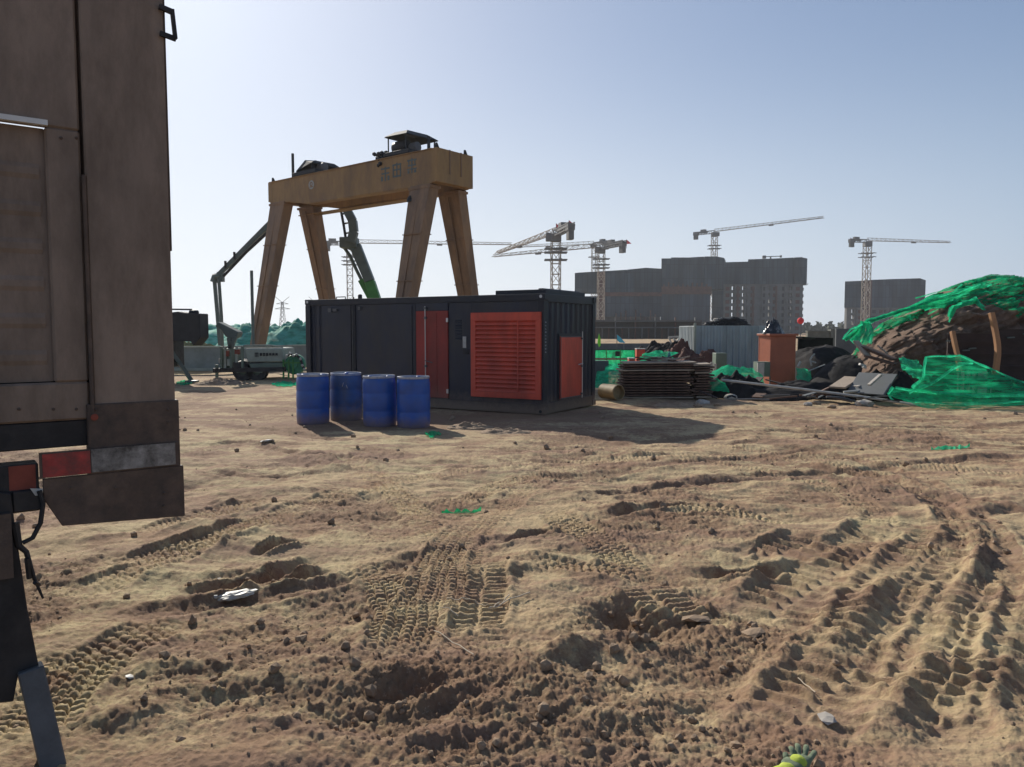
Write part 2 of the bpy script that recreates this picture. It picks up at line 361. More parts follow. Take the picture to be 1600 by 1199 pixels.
def fbm(x, y, seed=0, o=5, gain=.5):
    s = 0; a = 1; f = 1
    for i in range(o):
        s = s + a * vnoise(x * f + i * 17.3, y * f - i * 9.1, seed + i); a *= gain; f *= 2.03
    return s
def lumps(x, y, seed, rad=.42):
    """rounded clods, one per cell, of random size"""
    x0 = np.floor(x); y0 = np.floor(y); best = np.zeros_like(x)
    for ax in (-1, 0, 1):
        for ay in (-1, 0, 1):
            cx = x0 + ax; cy = y0 + ay
            px = cx + .2 + .6 * _hash(cx, cy, seed); py = cy + .2 + .6 * _hash(cx, cy, seed + 1)
            rr = rad * (.45 + .9 * _hash(cx, cy, seed + 2)); hh = _hash(cx, cy, seed + 3); ex = (_hash(cx, cy, seed + 7) < .42)
            an = _hash(cx, cy, seed + 4) * 3.14; st = 1 + .8 * _hash(cx, cy, seed + 5)
            dx = x - px; dy = y - py
            ux = (dx * np.cos(an) + dy * np.sin(an)) * st; uy = -dx * np.sin(an) + dy * np.cos(an)
            q = 1 - (ux * ux + uy * uy) / (rr * rr)
            best = np.maximum(best, np.where((q > 0) & ex, np.sqrt(np.clip(q, 0, 1)) * (.25 + hh) * rr, 0))
    return best
def crumble(x, y, seed, o=4):
    """broken, crumbly surface: folded noise with sharp crests"""
    s = 0; a = 1; f = 1; wx_ = x + .25 * vnoise(x * .9, y * .9, seed + 40); wy_ = y + .25 * vnoise(x * .9 + 7, y * .9, seed + 41)
    for i in range(o):
        s = s + a * (.35 - np.abs(vnoise(wx_ * f + i * 3.7, wy_ * f, seed + i))); a *= .58; f *= 2.1
    return s
def sstep(a, b, x):
    t = np.clip((x - a) / (b - a), 0, 1); return t * t * (3 - 2 * t)
def cat(pts, n=14):
    P = [pts[0]] + list(pts) + [pts[-1]]; out = []
    for i in range(1, len(P) - 2):
        for k in range(n):
            t = k / n
            q = [0.5 * ((2 * P[i][j]) + (-P[i-1][j] + P[i+1][j]) * t + (2*P[i-1][j] - 5*P[i][j] + 4*P[i+1][j] - P[i+2][j]) * t*t + (-P[i-1][j] + 3*P[i][j] - 3*P[i+1][j] + P[i+2][j]) * t**3) for j in (0, 1)]
            out.append(q)
    out.append(list(P[-2])); return np.array(out)
def gpts(*pp):
    return [tuple(gnd(px, py))[:2] for px, py in pp]
# (kind, path in photo pixels turned into ground points, width m, depth m)
TR = [
 ('block', gpts((545, 862), (600, 905), (632, 960), (618, 1020), (588, 1062)), .36, .050),
 ('block', gpts((745, 812), (700, 860), (668, 930), (645, 1000), (628, 1050)), .30, .045),
 ('lugf', gpts((756, 868), (752, 905), (748, 960), (744, 1020)), .34, .045),
 ('block', gpts((700, 868), (702, 900), (694, 940), (676, 985)), .22, .04),
 ('block', gpts((520, 792), (430, 812), (340, 842), (240, 875), (100, 915)), .34, .035),
 ('block', gpts((470, 780), (350, 800), (290, 820), (180, 850)), .30, .035),
 ('block', gpts((560, 730), (610, 765), (650, 800), (680, 830)), .32, .03),
 ('block', gpts((905, 735), (800, 752), (730, 780), (600, 790)), .32, .03),
 ('block', gpts((840, 790), (900, 830), (960, 870), (1010, 925)), .34, .035),
 ('block', gpts((820, 880), (880, 885), (960, 896), (1010, 905)), .24, .035),
 ('lugf', gpts((990, 905), (1050, 950), (1090, 985)), .42, .05),
 ('lug', gpts((1420, 800), (1360, 860), (1300, 900), (1220, 950), (1170, 1010)), .62, .07),
 ('lug', gpts((1500, 830), (1440, 880), (1400, 930), (1350, 1010), (1250, 1130), (1200, 1199)), .50, .07),
 ('lug', gpts((1560, 880), (1500, 980), (1470, 1080), (1450, 1199)), .42, .06),
 ('lug', gpts((1640, 900), (1625, 1000), (1610, 1199)), .40, .08),
 ('lug', gpts((1130, 850), (1170, 865), (1230, 862), (1290, 840)), .45, .05),
 ('block', gpts((1010, 800), (1110, 800), (1200, 815), (1260, 830)), .40, .04),
 ('block', gpts((150, 1000), (90, 1080), (40, 1180)), .34, .035),
 ('block', gpts((300, 960), (200, 1010), (120, 1060), (60, 1130)), .34, .03),
 ('rut', gpts((270, 935), (350, 918), (430, 895), (510, 868)), .24, .10),
 ('rut', gpts((390, 868), (430, 855), (480, 842)), .16, .07),
 ('rut', gpts((380, 912), (450, 905), (540, 885)), .18, .05),
 ('rut', gpts((905, 938), (960, 962), (1030, 985), (1110, 1010)), .42, .10),
 ('rut', gpts((560, 1060), (600, 1075), (650, 1068), (690, 1050)), .34, .09),
 ('rut', gpts((950, 815), (1010, 800), (1100, 790)), .22, .06),
 ('rut', gpts((1070, 893), (1150, 897), (1250, 893)), .20, .08),
 ('rut', gpts((760, 860), (830, 838), (900, 830)), .16, .04),
 ('rut', gpts((1180, 735), (1300, 745), (1420, 770)), .25, .03),
 ('rut', gpts((990, 690), (1200, 675), (1450, 668), (1700, 660)), .35, .03),
 ('rut', gpts((300, 660), (420, 672), (560, 690)), .30, .04),
 ('rut', gpts((300, 700), (380, 690), (470, 712), (620, 720)), .30, .05),
 ('rut', gpts((290, 735), (400, 745), (560, 735)), .25, .04),
 ('rut', gpts((780, 735), (900, 745), (1100, 722), (1300, 700)), .30, .03),
 ('rut', gpts((1000, 760), (1200, 745), (1500, 720), (1700, 715)), .30, .035),
 ('ridge', gpts((1395, 880), (1370, 930), (1330, 975), (1280, 1025), (1240, 1060)), .15, 0.056),
 ('ridge', gpts((1480, 1000), (1440, 1060), (1400, 1130), (1380, 1199)), .18, 0.062),
 ('ridge', gpts((1580, 950), (1560, 1050), (1555, 1199)), .15, 0.050),
 ('ridge', gpts((960, 990), (900, 1020), (840, 1050), (770, 1085)), .15, 0.056),
 ('ridge', gpts((1130, 1065), (1000, 1100), (880, 1160)), .18, 0.037),
 ('ridge', gpts((300, 905), (400, 885), (520, 855)), .10, 0.031),
 ('ridge', gpts((120, 1150), (220, 1110), (300, 1100)), .16, 0.037),
 ('ridge', gpts((330, 795), (350, 790), (380, 792)), .10, 0.043),
 ('ridge', gpts((790, 720), (860, 708), (960, 705)), .20, 0.025),
]
TR = [
 ('block', gpts((640, 960), (690, 880), (650, 800), (570, 735), (500, 700)), .26, .018),
 ('block', gpts((690, 960), (730, 860), (775, 805), (860, 745), (970, 705), (1090, 690)), .28, .018),
 ('block', gpts((1400, 980), (1410, 860), (1330, 780), (1180, 735), (1000, 712)), .30, .020),
 ('block', gpts((1540, 960), (1500, 820), (1380, 745), (1200, 706), (1050, 690)), .30, .020),
 ('block', gpts((80, 960), (260, 880), (450, 800), (640, 750), (850, 725), (1100, 712)), .30, .022),
 ('block', gpts((1700, 760), (1500, 735), (1300, 715), (1100, 712), (900, 725)), .32, .022),
 ('rut', gpts((1480, 1199), (1405, 1080), (1420, 960), (1490, 860), (1480, 790), (1370, 745), (1200, 718)), .34, .035),
 ('rut', gpts((1600, 1100), (1560, 960), (1560, 860), (1500, 790), (1380, 728), (1200, 695)), .30, .030),
 ('ridge', gpts((1540, 1199), (1480, 1050), (1500, 920), (1530, 850), (1500, 780)), .12, .035),
 ('rut', gpts((60, 1199), (240, 1120), (420, 1090), (620, 1120), (820, 1080), (1000, 1010)), .34, .035),
 ('rut', gpts((60, 1000), (300, 950), (520, 910), (760, 850), (1000, 840)), .28, .03),
 ('ridge', gpts((540, 1199), (700, 1130), (860, 1075), (1000, 1050)), .14, .05),
 ('ridge', gpts((100, 1080), (300, 1040), (480, 1050)), .12, .035),
 ('rut', gpts((1700, 705), (1450, 692), (1250, 688), (1100, 700)), .30, .03),
 ('rut', gpts((1700, 820), (1450, 770), (1250, 750), (1050, 760), (880, 790)), .28, .03),
] + TR
TRC = [(k, cat(p), wd, dp) for k, p, wd, dp in TR]
def churn(x, y):
    """0..1: how freshly broken up the soil is"""
    c = .78 * sstep(-.2, .85, fbm(x * .45, y * .45, 91, 4))
    for px, py, r, a in ((430, 1010, .8, .65), (620, 1075, .55, 1), (1060, 975, .7, 1), (760, 880, .5, .5), (1180, 985, .4, 1), (700, 1150, .5, .35),
                         (1480, 1060, .5, .8), (1120, 1150, .4, .5), (300, 1060, .6, .6), (880, 1060, .4, .7), (560, 950, .6, .7), (1350, 1000, .5, .8), (560, 800, .9, .7), (1060, 815, .8, .8)):
        g = gnd(px, py)
        c = np.maximum(c, a * np.exp(-((x - g.x) ** 2 + (y - g.y) ** 2) / (r * r)))
    return c
def height(x, y):
    r = np.sqrt(x * x + y * y)
    far = sstep(14, 30, r)
    h = .050 * fbm(x * .55, y * .55, 3, 2) + .020 * fbm(x * 1.7, y * 1.7, 11, 3)
    ch = churn(x, y)
    h += (.006 + .010 * ch) * (fbm(x * 5, y * 5, 21, 4, .55))
    h += (.004 + .010 * ch) * fbm(x * 26, y * 26, 31, 3, .6)
    near = r < 16
    if near.any():
        xn, yn, cn = x[near], y[near], ch[near]
        q = xn + .05 * vnoise(xn * 4, yn * 4, 5); s = yn + .05 * vnoise(xn * 4 + 9, yn * 4, 6)
        l1 = lumps(q * 8, s * 8, 41) / 8; l2 = lumps(q * 19, s * 19, 51) / 19
        l1m = sstep(.55, .95, cn + .6 * vnoise(xn * 2.3, yn * 2.3, 61))
        h[near] += l1 * .13 * l1m + l2 * .34 * l1m + (.004 + .014 * sstep(.2, .9, cn)) * crumble(q * 4.5, s * 7, 171) + lumps(q * 42, s * 42, 56) / 42 * .5 * cn
        du = xn * .86 + yn * .5; dv = -xn * .5 + yn * .86
        rd = 1 - np.abs(fbm(du * .45, dv * 1.7, 131, 3, .4)) * 2.2; h[near] += .030 * np.clip(rd, -1, 1) * sstep(-.2, .5, fbm(xn * .5, yn * .5, 141, 2) + .25) * (1 - sstep(7, 12, r[near]))
    churn_shade = ch.copy()
    base = h.copy()
    wx = x + .030 * vnoise(x * 3.1, y * 3.1, 71) + .010 * vnoise(x * 11, y * 11, 73)
    wy = y + .030 * vnoise(x * 3.1 + 50, y * 3.1, 72) + .010 * vnoise(x * 11, y * 11 + 40, 74)
    for kind, P, wd, dp in TRC:
        m = wd * 1.3
        sel = np.where((x > P[:, 0].min() - m) & (x < P[:, 0].max() + m) & (y > P[:, 1].min() - m) & (y < P[:, 1].max() + m))[0]
        if len(sel) == 0: continue
        X = wx[sel]; Y = wy[sel]
        bd = np.full(len(sel), 1e9); bs = np.zeros(len(sel)); sg = np.zeros(len(sel)); s0 = 0.0; tot = 0.0
        for i in range(len(P) - 1): tot += np.hypot(*(P[i+1] - P[i]))
        for i in range(len(P) - 1):
            d = P[i+1] - P[i]; L = np.hypot(*d); 
            if L < 1e-6: continue
            u = d / L; rx = X - P[i, 0]; ry = Y - P[i, 1]
            t = np.clip(rx * u[0] + ry * u[1], 0, L); ex = rx - u[0] * t; ey = ry - u[1] * t
            dd = np.hypot(ex, ey); b = dd < bd
            bd[b] = dd[b]; bs[b] = (s0 + t)[b]; sg[b] = (rx * -u[1] + ry * u[0])[b]; s0 += L
        hw = wd / 2; a = np.abs(sg); dn = bd / hw
        endf = sstep(0, .35 * min(tot, 2.5), bs) * sstep(0, .35 * min(tot, 2.5), tot - bs)
        brk = .75 + .25 * sstep(-.3, .2, vnoise(X * 1.6, Y * 1.6, 81)); f = endf * brk
        hh = h[sel]
        if kind == 'ridge':
            rg = np.exp(-(bd / (wd * .6)) ** 2) * (.6 + .6 * vnoise(X * 6, Y * 6, 83) + .3)
            h[sel] = hh + dp * rg * endf
            churn_shade[sel] = np.maximum(churn_shade[sel], .5 * rg * endf)
            continue
        inside = 1 - sstep(.88, 1.08, dn)
        berm = np.exp(-((dn - 1.18) / .20) ** 2) * dp * (.55 + .5 * vnoise(X * 7, Y * 7, 82))
        if kind == 'rut':
            prof = -dp * (1 - sstep(.3, 1.0, dn)); tr = 0.0
            h[sel] = hh + f * (prof + berm * .7)
            churn_shade[sel] = np.maximum(churn_shade[sel], .75 * f * (dn < 1))
            continue
        if kind == 'block':
            nc = max(3, int(round(wd / .062))); cidx = np.floor((sg / wd + .5) * nc); loc = (sg / wd + .5) * nc - cidx
            ph = bs / .062 + np.where(cidx % 2 == 0, 0, .45) + .25 * (loc - .5) * np.where(cidx % 2 == 0, 1, -1)
            saw = ph - np.floor(ph)
            t = sstep(0, .18, saw) * (1 - sstep(.62, .85, saw)) * sstep(0, .12, loc) * (1 - sstep(.86, 1, loc))
            tr = min(.034, dp * .95) * t - .5 * dp
        elif kind == 'lugf':
            ph = bs / .075 + .15 * np.sign(sg); saw = ph - np.floor(ph)
            t = sstep(0, .25, saw) * (1 - sstep(.5, .75, saw)) * sstep(.04, .14, a / hw)
            tr = .034 * t - .5 * dp
        else:
            ph = bs / .15 + .5 * vnoise(X * 2.0, Y * 2.0, 86) + a * .9 + np.where(sg > 0, .5, 0); saw = ph - np.floor(ph)
            t = sstep(0, .16, saw) * (1 - sstep(.24, .46, saw)) * sstep(.02, .12, a / hw)
            tr = .036 * t * (.55 + .8 * np.clip(vnoise(X * 3, Y * 3, 87) + .5, 0, 1)) - .45 * dp
        flat = hh * .35
        h[sel] = hh * (1 - inside * f) + inside * f * (flat * .6 + tr * 1.0) + berm * f
        churn_shade[sel] = churn_shade[sel] * (1 - inside * f * .8)
    # streaks of shallow wheel marks farther out, grit everywhere
    mid = sstep(5.5, 8.5, r) * (1 - sstep(22, 32, r))
    h = h + mid * (.030 * (fbm(x * .42, y * 1.7, 151, 4)) + .016 * fbm(x * 1.4, y * 5.0, 153, 3))
    churn_shade = np.clip(churn_shade + mid * sstep(.05, .5, -fbm(x * .42, y * 1.7, 151, 4)) * .5, 0, 1)  # hollows of the streaks coloured darker
    if near.any():
        xn, yn = x[near], y[near]; g = .35 + .65 * np.clip(churn_shade[near] + .35 * vnoise(xn * 3, yn * 3, 161), 0, 1)
        h[near] += g * (.0075 * crumble(xn * 20, yn * 26, 163, 3) + .004 * fbm(xn * 40, yn * 40, 165, 2, .7) + lumps(xn * 15 + .5 * vnoise(xn * 9, yn * 9, 2), yn * 15, 167) / 15 * .55 * sstep(.6, .95, churn_shade[near]) * .8)
    st = np.exp(-(((x + 2.0) / 4.4) ** 2 + ((y - 14.6) / 1.8) ** 2)); churn_shade = np.clip(churn_shade + .9 * st, 0, 1)  # shade round the drums and container base, painted into the soil colour
    # compacted pad under the parked machine and barrels, gentle fade with distance
    pad = np.exp(-(((x + 2.2) / 5) ** 2 + ((y - 16) / 3.4) ** 2))
    h = h * (1 - .75 * np.clip(pad * 1.3, 0, 1))
    h = h * (1 - far) + far * .10 * fbm(x * .12, y * .12, 99, 3) * (1 - sstep(60, 200, r))
    h = h * (1 - sstep(100, 300, r))
    return h, churn_shade
def gh(x, y):
    a, _ = height(np.array([float(x)]), np.array([float(y)])); return float(a[0])

def make_ground():
    rs = [0.25]
    while rs[-1] < 3000:
        r = rs[-1]
        g = 1.12 if r < 2.3 else (1.0034 if r < 9 else (1.0048 if r < 18 else (1.008 if r < 40 else 1.06)))
        rs.append(r * g)
    rs = np.array(rs)
    fine = np.radians(np.linspace(-39, 39, 900)); coarse = np.radians(np.linspace(41, 319, 90))
    an = np.concatenate([fine, coarse]); nr, na = len(rs), len(an)
    Rg, A = np.meshgrid(rs, an, indexing='ij')
    x = (Rg * np.sin(A)).ravel(); y = (Rg * np.cos(A)).ravel()
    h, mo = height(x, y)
    x = np.append(x, 0.0); y = np.append(y, 0.0); h = np.append(h, h[:na].mean()); mo = np.append(mo, 0)
    co = np.stack([x, y, h], 1).astype(np.float32).ravel()
    i = np.arange(nr - 1)[:, None] * na; j = np.arange(na)[None, :]; j2 = (j + 1) % na
    q = np.stack([i + j, i + j2, i + na + j2, i + na + j], -1).reshape(-1, 4)
    q = q[:, ::-1]
    c = nr * na
    tri = np.stack([np.arange(na), (np.arange(na) + 1) % na, np.full(na, c)], 1)
    nq, ntr = len(q), len(tri)
    me = bpy.data.meshes.new('ground')
    me.vertices.add(len(x)); me.vertices.foreach_set('co', co)
    me.loops.add(nq * 4 + ntr * 3); me.loops.foreach_set('vertex_index', np.concatenate([q.ravel(), tri.ravel()]).astype(np.int32))
    me.polygons.add(nq + ntr)
    st = np.concatenate([np.arange(nq) * 4, nq * 4 + np.arange(ntr) * 3]).astype(np.int32)
    me.polygons.foreach_set('loop_start', st)
    me.update(calc_edges=True)
    at_ = me.attributes.new('broken', 'FLOAT', 'POINT'); at_.data.foreach_set('value', mo.astype(np.float32))  # broken soil plus the painted shade round drums and container
    me.polygons.foreach_set('use_smooth', np.ones(nq + ntr, dtype=bool))
    o = bpy.data.objects.new('ground', me); col.objects.link(o); o['kind'] = 'structure'
    # material: pale dried crust over darker red-brown soil that shows where the surface is broken or shade is painted in
    m = bpy.data.materials.new('site_soil'); m.use_nodes = True; nt = m.node_tree; N = nt.nodes; L = nt.links; b = N['Principled BSDF']
    b.inputs['Roughness'].default_value = .95; b.inputs['Specular IOR Level'].default_value = .15
    geo = N.new('ShaderNodeNewGeometry')
    def noise(sc, det=8, ro=.65, off=0, st=(1, 1, 1)):
        mp = N.new('ShaderNodeMapping'); mp.inputs['Location'].default_value = (off, off * .7, 0); mp.inputs['Scale'].default_value = st
        L.new(geo.outputs['Position'], mp.inputs['Vector'])
        n = N.new('ShaderNodeTexNoise'); n.inputs['Scale'].default_value = sc; n.inputs['Detail'].default_value = det; n.inputs['Roughness'].default_value = ro
        L.new(mp.outputs[0], n.inputs['Vector']); return n.outputs['Fac']
    def rng(v, a, b_, c_=0, d=1):
        n = N.new('ShaderNodeMapRange'); n.inputs['From Min'].default_value = a; n.inputs['From Max'].default_value = b_
        n.inputs['To Min'].default_value = c_; n.inputs['To Max'].default_value = d; L.new(v, n.inputs['Value']); return n.outputs[0]
    def mix(f, A, B):
        n = N.new('ShaderNodeMix'); n.data_type = 'RGBA'
        L.new(f, n.inputs['Factor'])
        for k, v in (('A', A), ('B', B)):
            if isinstance(v, tuple): n.inputs[k].default_value = (*v, 1)
            else: L.new(v, n.inputs[k])
        return n.outputs['Result']
    def mul(a, b_):
        n = N.new('ShaderNodeMath'); n.operation = 'MULTIPLY'; L.new(a, n.inputs[0])
        if isinstance(b_, float): n.inputs[1].default_value = b_
        else: L.new(b_, n.inputs[1])
        return n.outputs[0]
    c = mix(rng(noise(.9), .35, .65), (.50, .39, .225), (.44, .32, .185))
    c = mix(mul(rng(noise(.5, 8, .7, 31), .48, .66), .75), c, (.53, .45, .25))
    c = mix(mul(rng(noise(1.3, 9, .74, 57), .47, .58), .80), c, (.28, .17, .105))
    c = mix(mul(rng(noise(7, 9, .75, 91), .52, .62), .55), c, (.25, .15, .105))
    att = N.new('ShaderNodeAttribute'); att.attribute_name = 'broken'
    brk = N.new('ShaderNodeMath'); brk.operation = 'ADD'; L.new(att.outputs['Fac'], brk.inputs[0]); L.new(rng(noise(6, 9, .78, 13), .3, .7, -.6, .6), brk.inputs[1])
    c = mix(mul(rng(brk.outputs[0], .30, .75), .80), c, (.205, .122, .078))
    c = mix(mul(rng(noise(22, 9, .8, 77), .50, .64), .55), c, (.24, .155, .105))
    c = mix(mul(rng(noise(45, 6, .75, 7), .58, .70), .5), c, (.58, .49, .36))
    # long horizontal darker brown streaks
    c = mix(mul(rng(noise(1.1, 9, .72, 3, (.22, 1.6, 1)), .50, .60), .65), c, (.27, .17, .12))
    L.new(c, b.inputs['Base Color'])
    bn = N.new('ShaderNodeBump'); bn.inputs['Strength'].default_value = .75; bn.inputs['Distance'].default_value = .012
    L.new(noise(55, 9, .75, 5), bn.inputs['Height'])
    b2 = N.new('ShaderNodeBump'); b2.inputs['Strength'].default_value = .55; b2.inputs['Distance'].default_value = .05
    L.new(noise(9, 8, .7, 15), b2.inputs['Height']); L.new(bn.outputs[0], b2.inputs['Normal'])
    # dried mud cracks
    vo = N.new('ShaderNodeTexVoronoi'); vo.feature = 'DISTANCE_TO_EDGE'; vo.inputs['Scale'].default_value = 3.0
    wv = N.new('ShaderNodeVectorMath'); wv.operation = 'ADD'
    nn = N.new('ShaderNodeTexNoise'); nn.inputs['Scale'].default_value = 4; nn.inputs['Detail'].default_value = 6; L.new(geo.outputs['Position'], nn.inputs['Vector'])
    sc = N.new('ShaderNodeVectorMath'); sc.operation = 'SCALE'; sc.inputs['Scale'].default_value = .5; L.new(nn.outputs['Color'], sc.inputs[0])
    L.new(geo.outputs['Position'], wv.inputs[0]); L.new(sc.outputs[0], wv.inputs[1]); L.new(wv.outputs[0], vo.inputs['Vector'])
    cr = mul(rng(vo.outputs['Distance'], .0, .02, 1, 0), rng(noise(.8, 4, .6, 44), .54, .60))
    c2 = mix(mul(cr, .6), c, (.10, .065, .045)); L.new(c2, b.inputs['Base Color'])
    L.new(b2.outputs[0], b.inputs['Normal'])
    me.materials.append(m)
    return o
ground = make_ground()

# ------------------------------------------------------------------ TRUCK BED close by at the left (side panel seen from its rear end)
def make_truck():
    t = thing('dump_truck', 'grey-brown dirty truck bed close by at the left, red and white tape along its bottom', 'truck',
              (-1.45, 3.3, 0), math.atan2(.6, .8))
    O = Vector((-1.45, 3.3, 0)); ux = Vector((.8, .6, 0)); uy = Vector((-.6, .8, 0))
    def tp(px, py):                       # pixel -> (x along side, z) on the side panel
        d = ray(px, py); c = Vector((0, 0, CAMH))
        k = (O - c).dot(uy) / d.dot(uy); p = c + d * k
        return ((p - O).dot(ux), p.z)
    x1 = tp(272, 560)[0]; top = 3.55; L = -4.2
    xg = tp(139, 500)[0]                   # gap between corner post and side board
    z0 = tp(150, 655)[1]                   # lower edge of the boards
    W = 2.2
    # corner post panel
    m = MB(); m.span((xg + .006, 0, tp(200, 680)[1]), (x1, .06, top)); m.build('corner_panel', M['truck'], t, bevel=.006)
    m = MB(); m.span((x1 - .05, .062, 1.5), (x1, W, top)); m.build('end_board', M['truck'], t, bevel=.006)
    m = MB(); m.span((x1 + .001, .004, tp(270, 392)[1] - .0), (x1 + .006, .05, top - .01)); m.build('edge_strip', M['truck_dark'], t)
    # side board with pressed recesses: frame rails and set-back panels
    s = MB(); zf = tp(60, 195)[1]; zr0 = tp(40, 600)[1]; xr = tp(80, 450)[0]
    s.span((L, .012, z0), (xg - .006, .05, zr0)); s.span((xr, .012, zr0), (xg - .006, .05, zf)); s.span((L, .012, zf), (xg - .006, .05, top))
    xm = xr - 1.3
    s.span((xm - .12, .012, zr0), (xm, .05, zf)); s.span((L, .012, zr0), (xm - .6, .05, zf))
    s.build('side_board', M['truck'], t, bevel=.008)
    p = MB(); p.span((xm, .042, zr0 + .004), (xr, .075, zf - .004))
    zz = zr0 + .10
    while zz < zf - .08:
        p.prism([(xm + .06, .042, zz - .03), (xm + .06, .036, zz - .012), (xm + .06, .036, zz + .012), (xm + .06, .042, zz + .03)], (xr - xm - .08, 0, 0)); zz += .145
    p.build('recessed_panel', M['truck'], t)
    m = MB(); m.span((L, -.012, zf + .0), (xr + .01, .011, zf + .02)); m.build('glint_ledge', M['white'], t)  # coloured white to paint the glint along this edge
    m = MB(); m.span((xm - .6, .062, 1.28), (xg, .08, z0 + .3)); m.span((L, .101, 1.50), (x1 - .06, W, 1.56)); m.build('bed_floor', M['chassis'], t)
    m = MB(); m.span((L, W, 1.56), (x1, W + .05, 2.6)); m.build('far_side_board', M['truck'], t)
    m = MB(); m.span((xg - .08, .08, z0), (xg + .05, .10, top)); m.build('backing_strip', M['truck_dark'], t)
    # latch at the top corner
    a = tp(246, 12); b = tp(259, 60)
    m = MB(); m.beam((x1 - .02, -.015, a[1]), (x1 + .03, -.015, a[1] - .01), .018, .02); m.beam((x1 + .03, -.015, a[1]), (x1 + .040, -.015, b[1]), .014, .02); m.beam((x1 - .02, -.015, b[1] + .01), (x1 + .042, -.015, b[1]), .012, .02)
    m.build('latch', M['chassis'], t)
    # long hinge pin on the gap
    m = MB(); m.tube([(xg, -.004, tp(139, 655)[1]), (xg, -.004, tp(139, 275)[1])], .008, 8); m.build('hinge_rod', M['truck_dark'], t)
    m = MB(); m.lathe((xg + .005, -.002, tp(142, 652)[1]), [(0, -.0), (.014, 0), (.014, .012), (0, .014)], 10, (0, -1, 0)); m.build('bolt', M['rust'], t)
    for px, py in ((150, 640), (262, 640), (262, 660), (84, 640), (30, 640), (120, 640), (255, 770), (255, 790), (110, 762), (180, 762), (120, 215), (96, 215)):
        q = tp(px, py); yy = {True: -.012, False: .0}[py > 700] if px > 140 or py > 700 else .012
        m = MB(); m.lathe((q[0], (-.008 if (px > 140 and py < 700) else yy), q[1]), [(.006, 0), (.006, .003), (.004, .005), (0, .0055)], 8, (0, -1, 0)); m.build('bolt', M['truck_dark'], t)
    # lower rail, tape, skirt
    zt1 = tp(200, 683)[1]
    m = MB(); m.span((L, .02, tp(100, 700)[1]), (xg - .01, .10, z0 - .002)); m.build('lower_rail', M['chassis'], t, bevel=.004)
    x2 = tp(279, 640)[0]
    m = MB(); m.span((xg - .02, -.008, tp(272, 688)[1] - .13), (x2, .055, tp(272, 625)[1])); m.build('corner_bracket', M['truck_dark'], t, bevel=.004)
    zs1 = tp(270, 690)[1] - .001
    A = tp(68, 780); B = tp(97, 826); C = tp(288, 804)
    xs0 = tp(66, 740)[0]
    m = MB(); m.prism([(xs0, -.012, zs1 - .105), (C[0], -.012, zs1 - .105), (C[0], -.012, C[1] - .005), (B[0], -.012, B[1] + .012), (xs0, -.012, A[1] + .0)], (0, .02, 0))
    m.build('skirt', M['truck_dark'], t, bevel=.003)
    m = MB(); xr1, xr2 = tp(140, 720)[0], tp(272, 700)[0]
    m.span((xs0 - .01, -.018, zs1 - .10), (C[0] - .02, -.0085, zs1)); m.build('tape_backing', M['truck_dark'], t)
    m = MB(); m.span((xs0, -.021, zs1 - .098), (xr1, -.0185, zs1 - .006)); m.build('reflective_tape', M['tape_red'], t)
    m = MB(); m.span((xr1 + .004, -.021, zs1 - .096), (xr2, -.0185, zs1 - .002)); m.build('reflective_tape', M['tape_white'], t)
    m = MB(); m.span((tp(14, 750)[0], -.001, zs1 - .14), (tp(56, 750)[0], .012, zs1 - .045)); m.build('rear_light', M['rust'], t)
    m = MB(); m.span((L, .0, zs1 - .23), (xs0 - .012, .11, z0 - .16)); m.build('chassis_beam', M['chassis'], t, bevel=.004)
    # hanging leg with box-section foot, hook, hose
    u0 = tp(0, 860); 
    m = MB()
    def P(px, py, off=-.03): q = tp(px, py); return (q[0], off, q[1])
    m.prism([P(-60, 760), P(16, 770), P(24, 830), P(42, 950), P(60, 1040), P(28, 1048), P(20, 1092), P(-60, 1100)], (0, .10, 0))
    m.build('support_plate', M['chassis'], t, bevel=.003)
    m = MB(); m.span((P(-30, 770)[0], -.06, P(0, 900)[2]), (P(14, 770)[0], -.032, P(0, 800)[2])); m.build('support_bracket', M['truck_dark'], t)
    m = MB(); m.beam(P(46, 1040, -.02), P(86, 1215, -.09), .088, .10, side=(1, 0, 0)); m.build('box_foot', M['greysteel'], t, bevel=.005)
    m = MB(); m.tube([P(22, 815), P(28, 850), P(40, 860), P(52, 900), P(66, 932)], .016, 8, .004); m.tube([P(40, 868, -.05), P(44, 900, -.04)], .01, 6); m.tube([P(52, 905, -.05), P(60, 912, -.02)], .008, 6)
    m.build('tailgate_hook', M['chassis'], t, smooth=True)
    m = MB(); m.tube([P(60, 765), P(66, 785), P(62, 815), P(50, 838), P(34, 846)], .009, 8); m.build('hose', M['black'], t, smooth=True)
    m = MB(); m.span((P(20, 790)[0], -.02, P(20, 800)[2]), (P(64, 770)[0], .06, P(20, 768)[2])); m.build('rail_end', M['chassis'], t, bevel=.003)
    m = MB(); m.prism([P(46, 762, -.025), P(66, 762, -.025), P(66, 773, -.025), P(54, 773, -.025)], (0, .004, 0)); m.build('bright_clip', M['offwhite'], t)
    # wheels under the far part of the bed, outside the frame
    for x in (-2.2, -3.5):
        for y in (.32, W - .32):
            wm = MB(); wm.lathe((x, y - .14, .5), [(.20, 0), (.46, 0), (.5, .05), (.5, .23), (.46, .28), (.2, .28)], 32, (0, 1, 0)); wo = wm.build('wheel', M['black'], t, smooth=True)
            rm = MB(); rm.lathe((x, y - .10, .5), [(0, 0), (.2, 0), (.24, .03), (.24, .17), (.2, .2), (0, .2)], 24, (0, 1, 0)); rm.build('rim', M['greysteel'], wo, smooth=True)
        m = MB(); m.tube([(x, .5, .5), (x, W - .5, .5)], .06, 10); m.build('axle', M['chassis'], t)
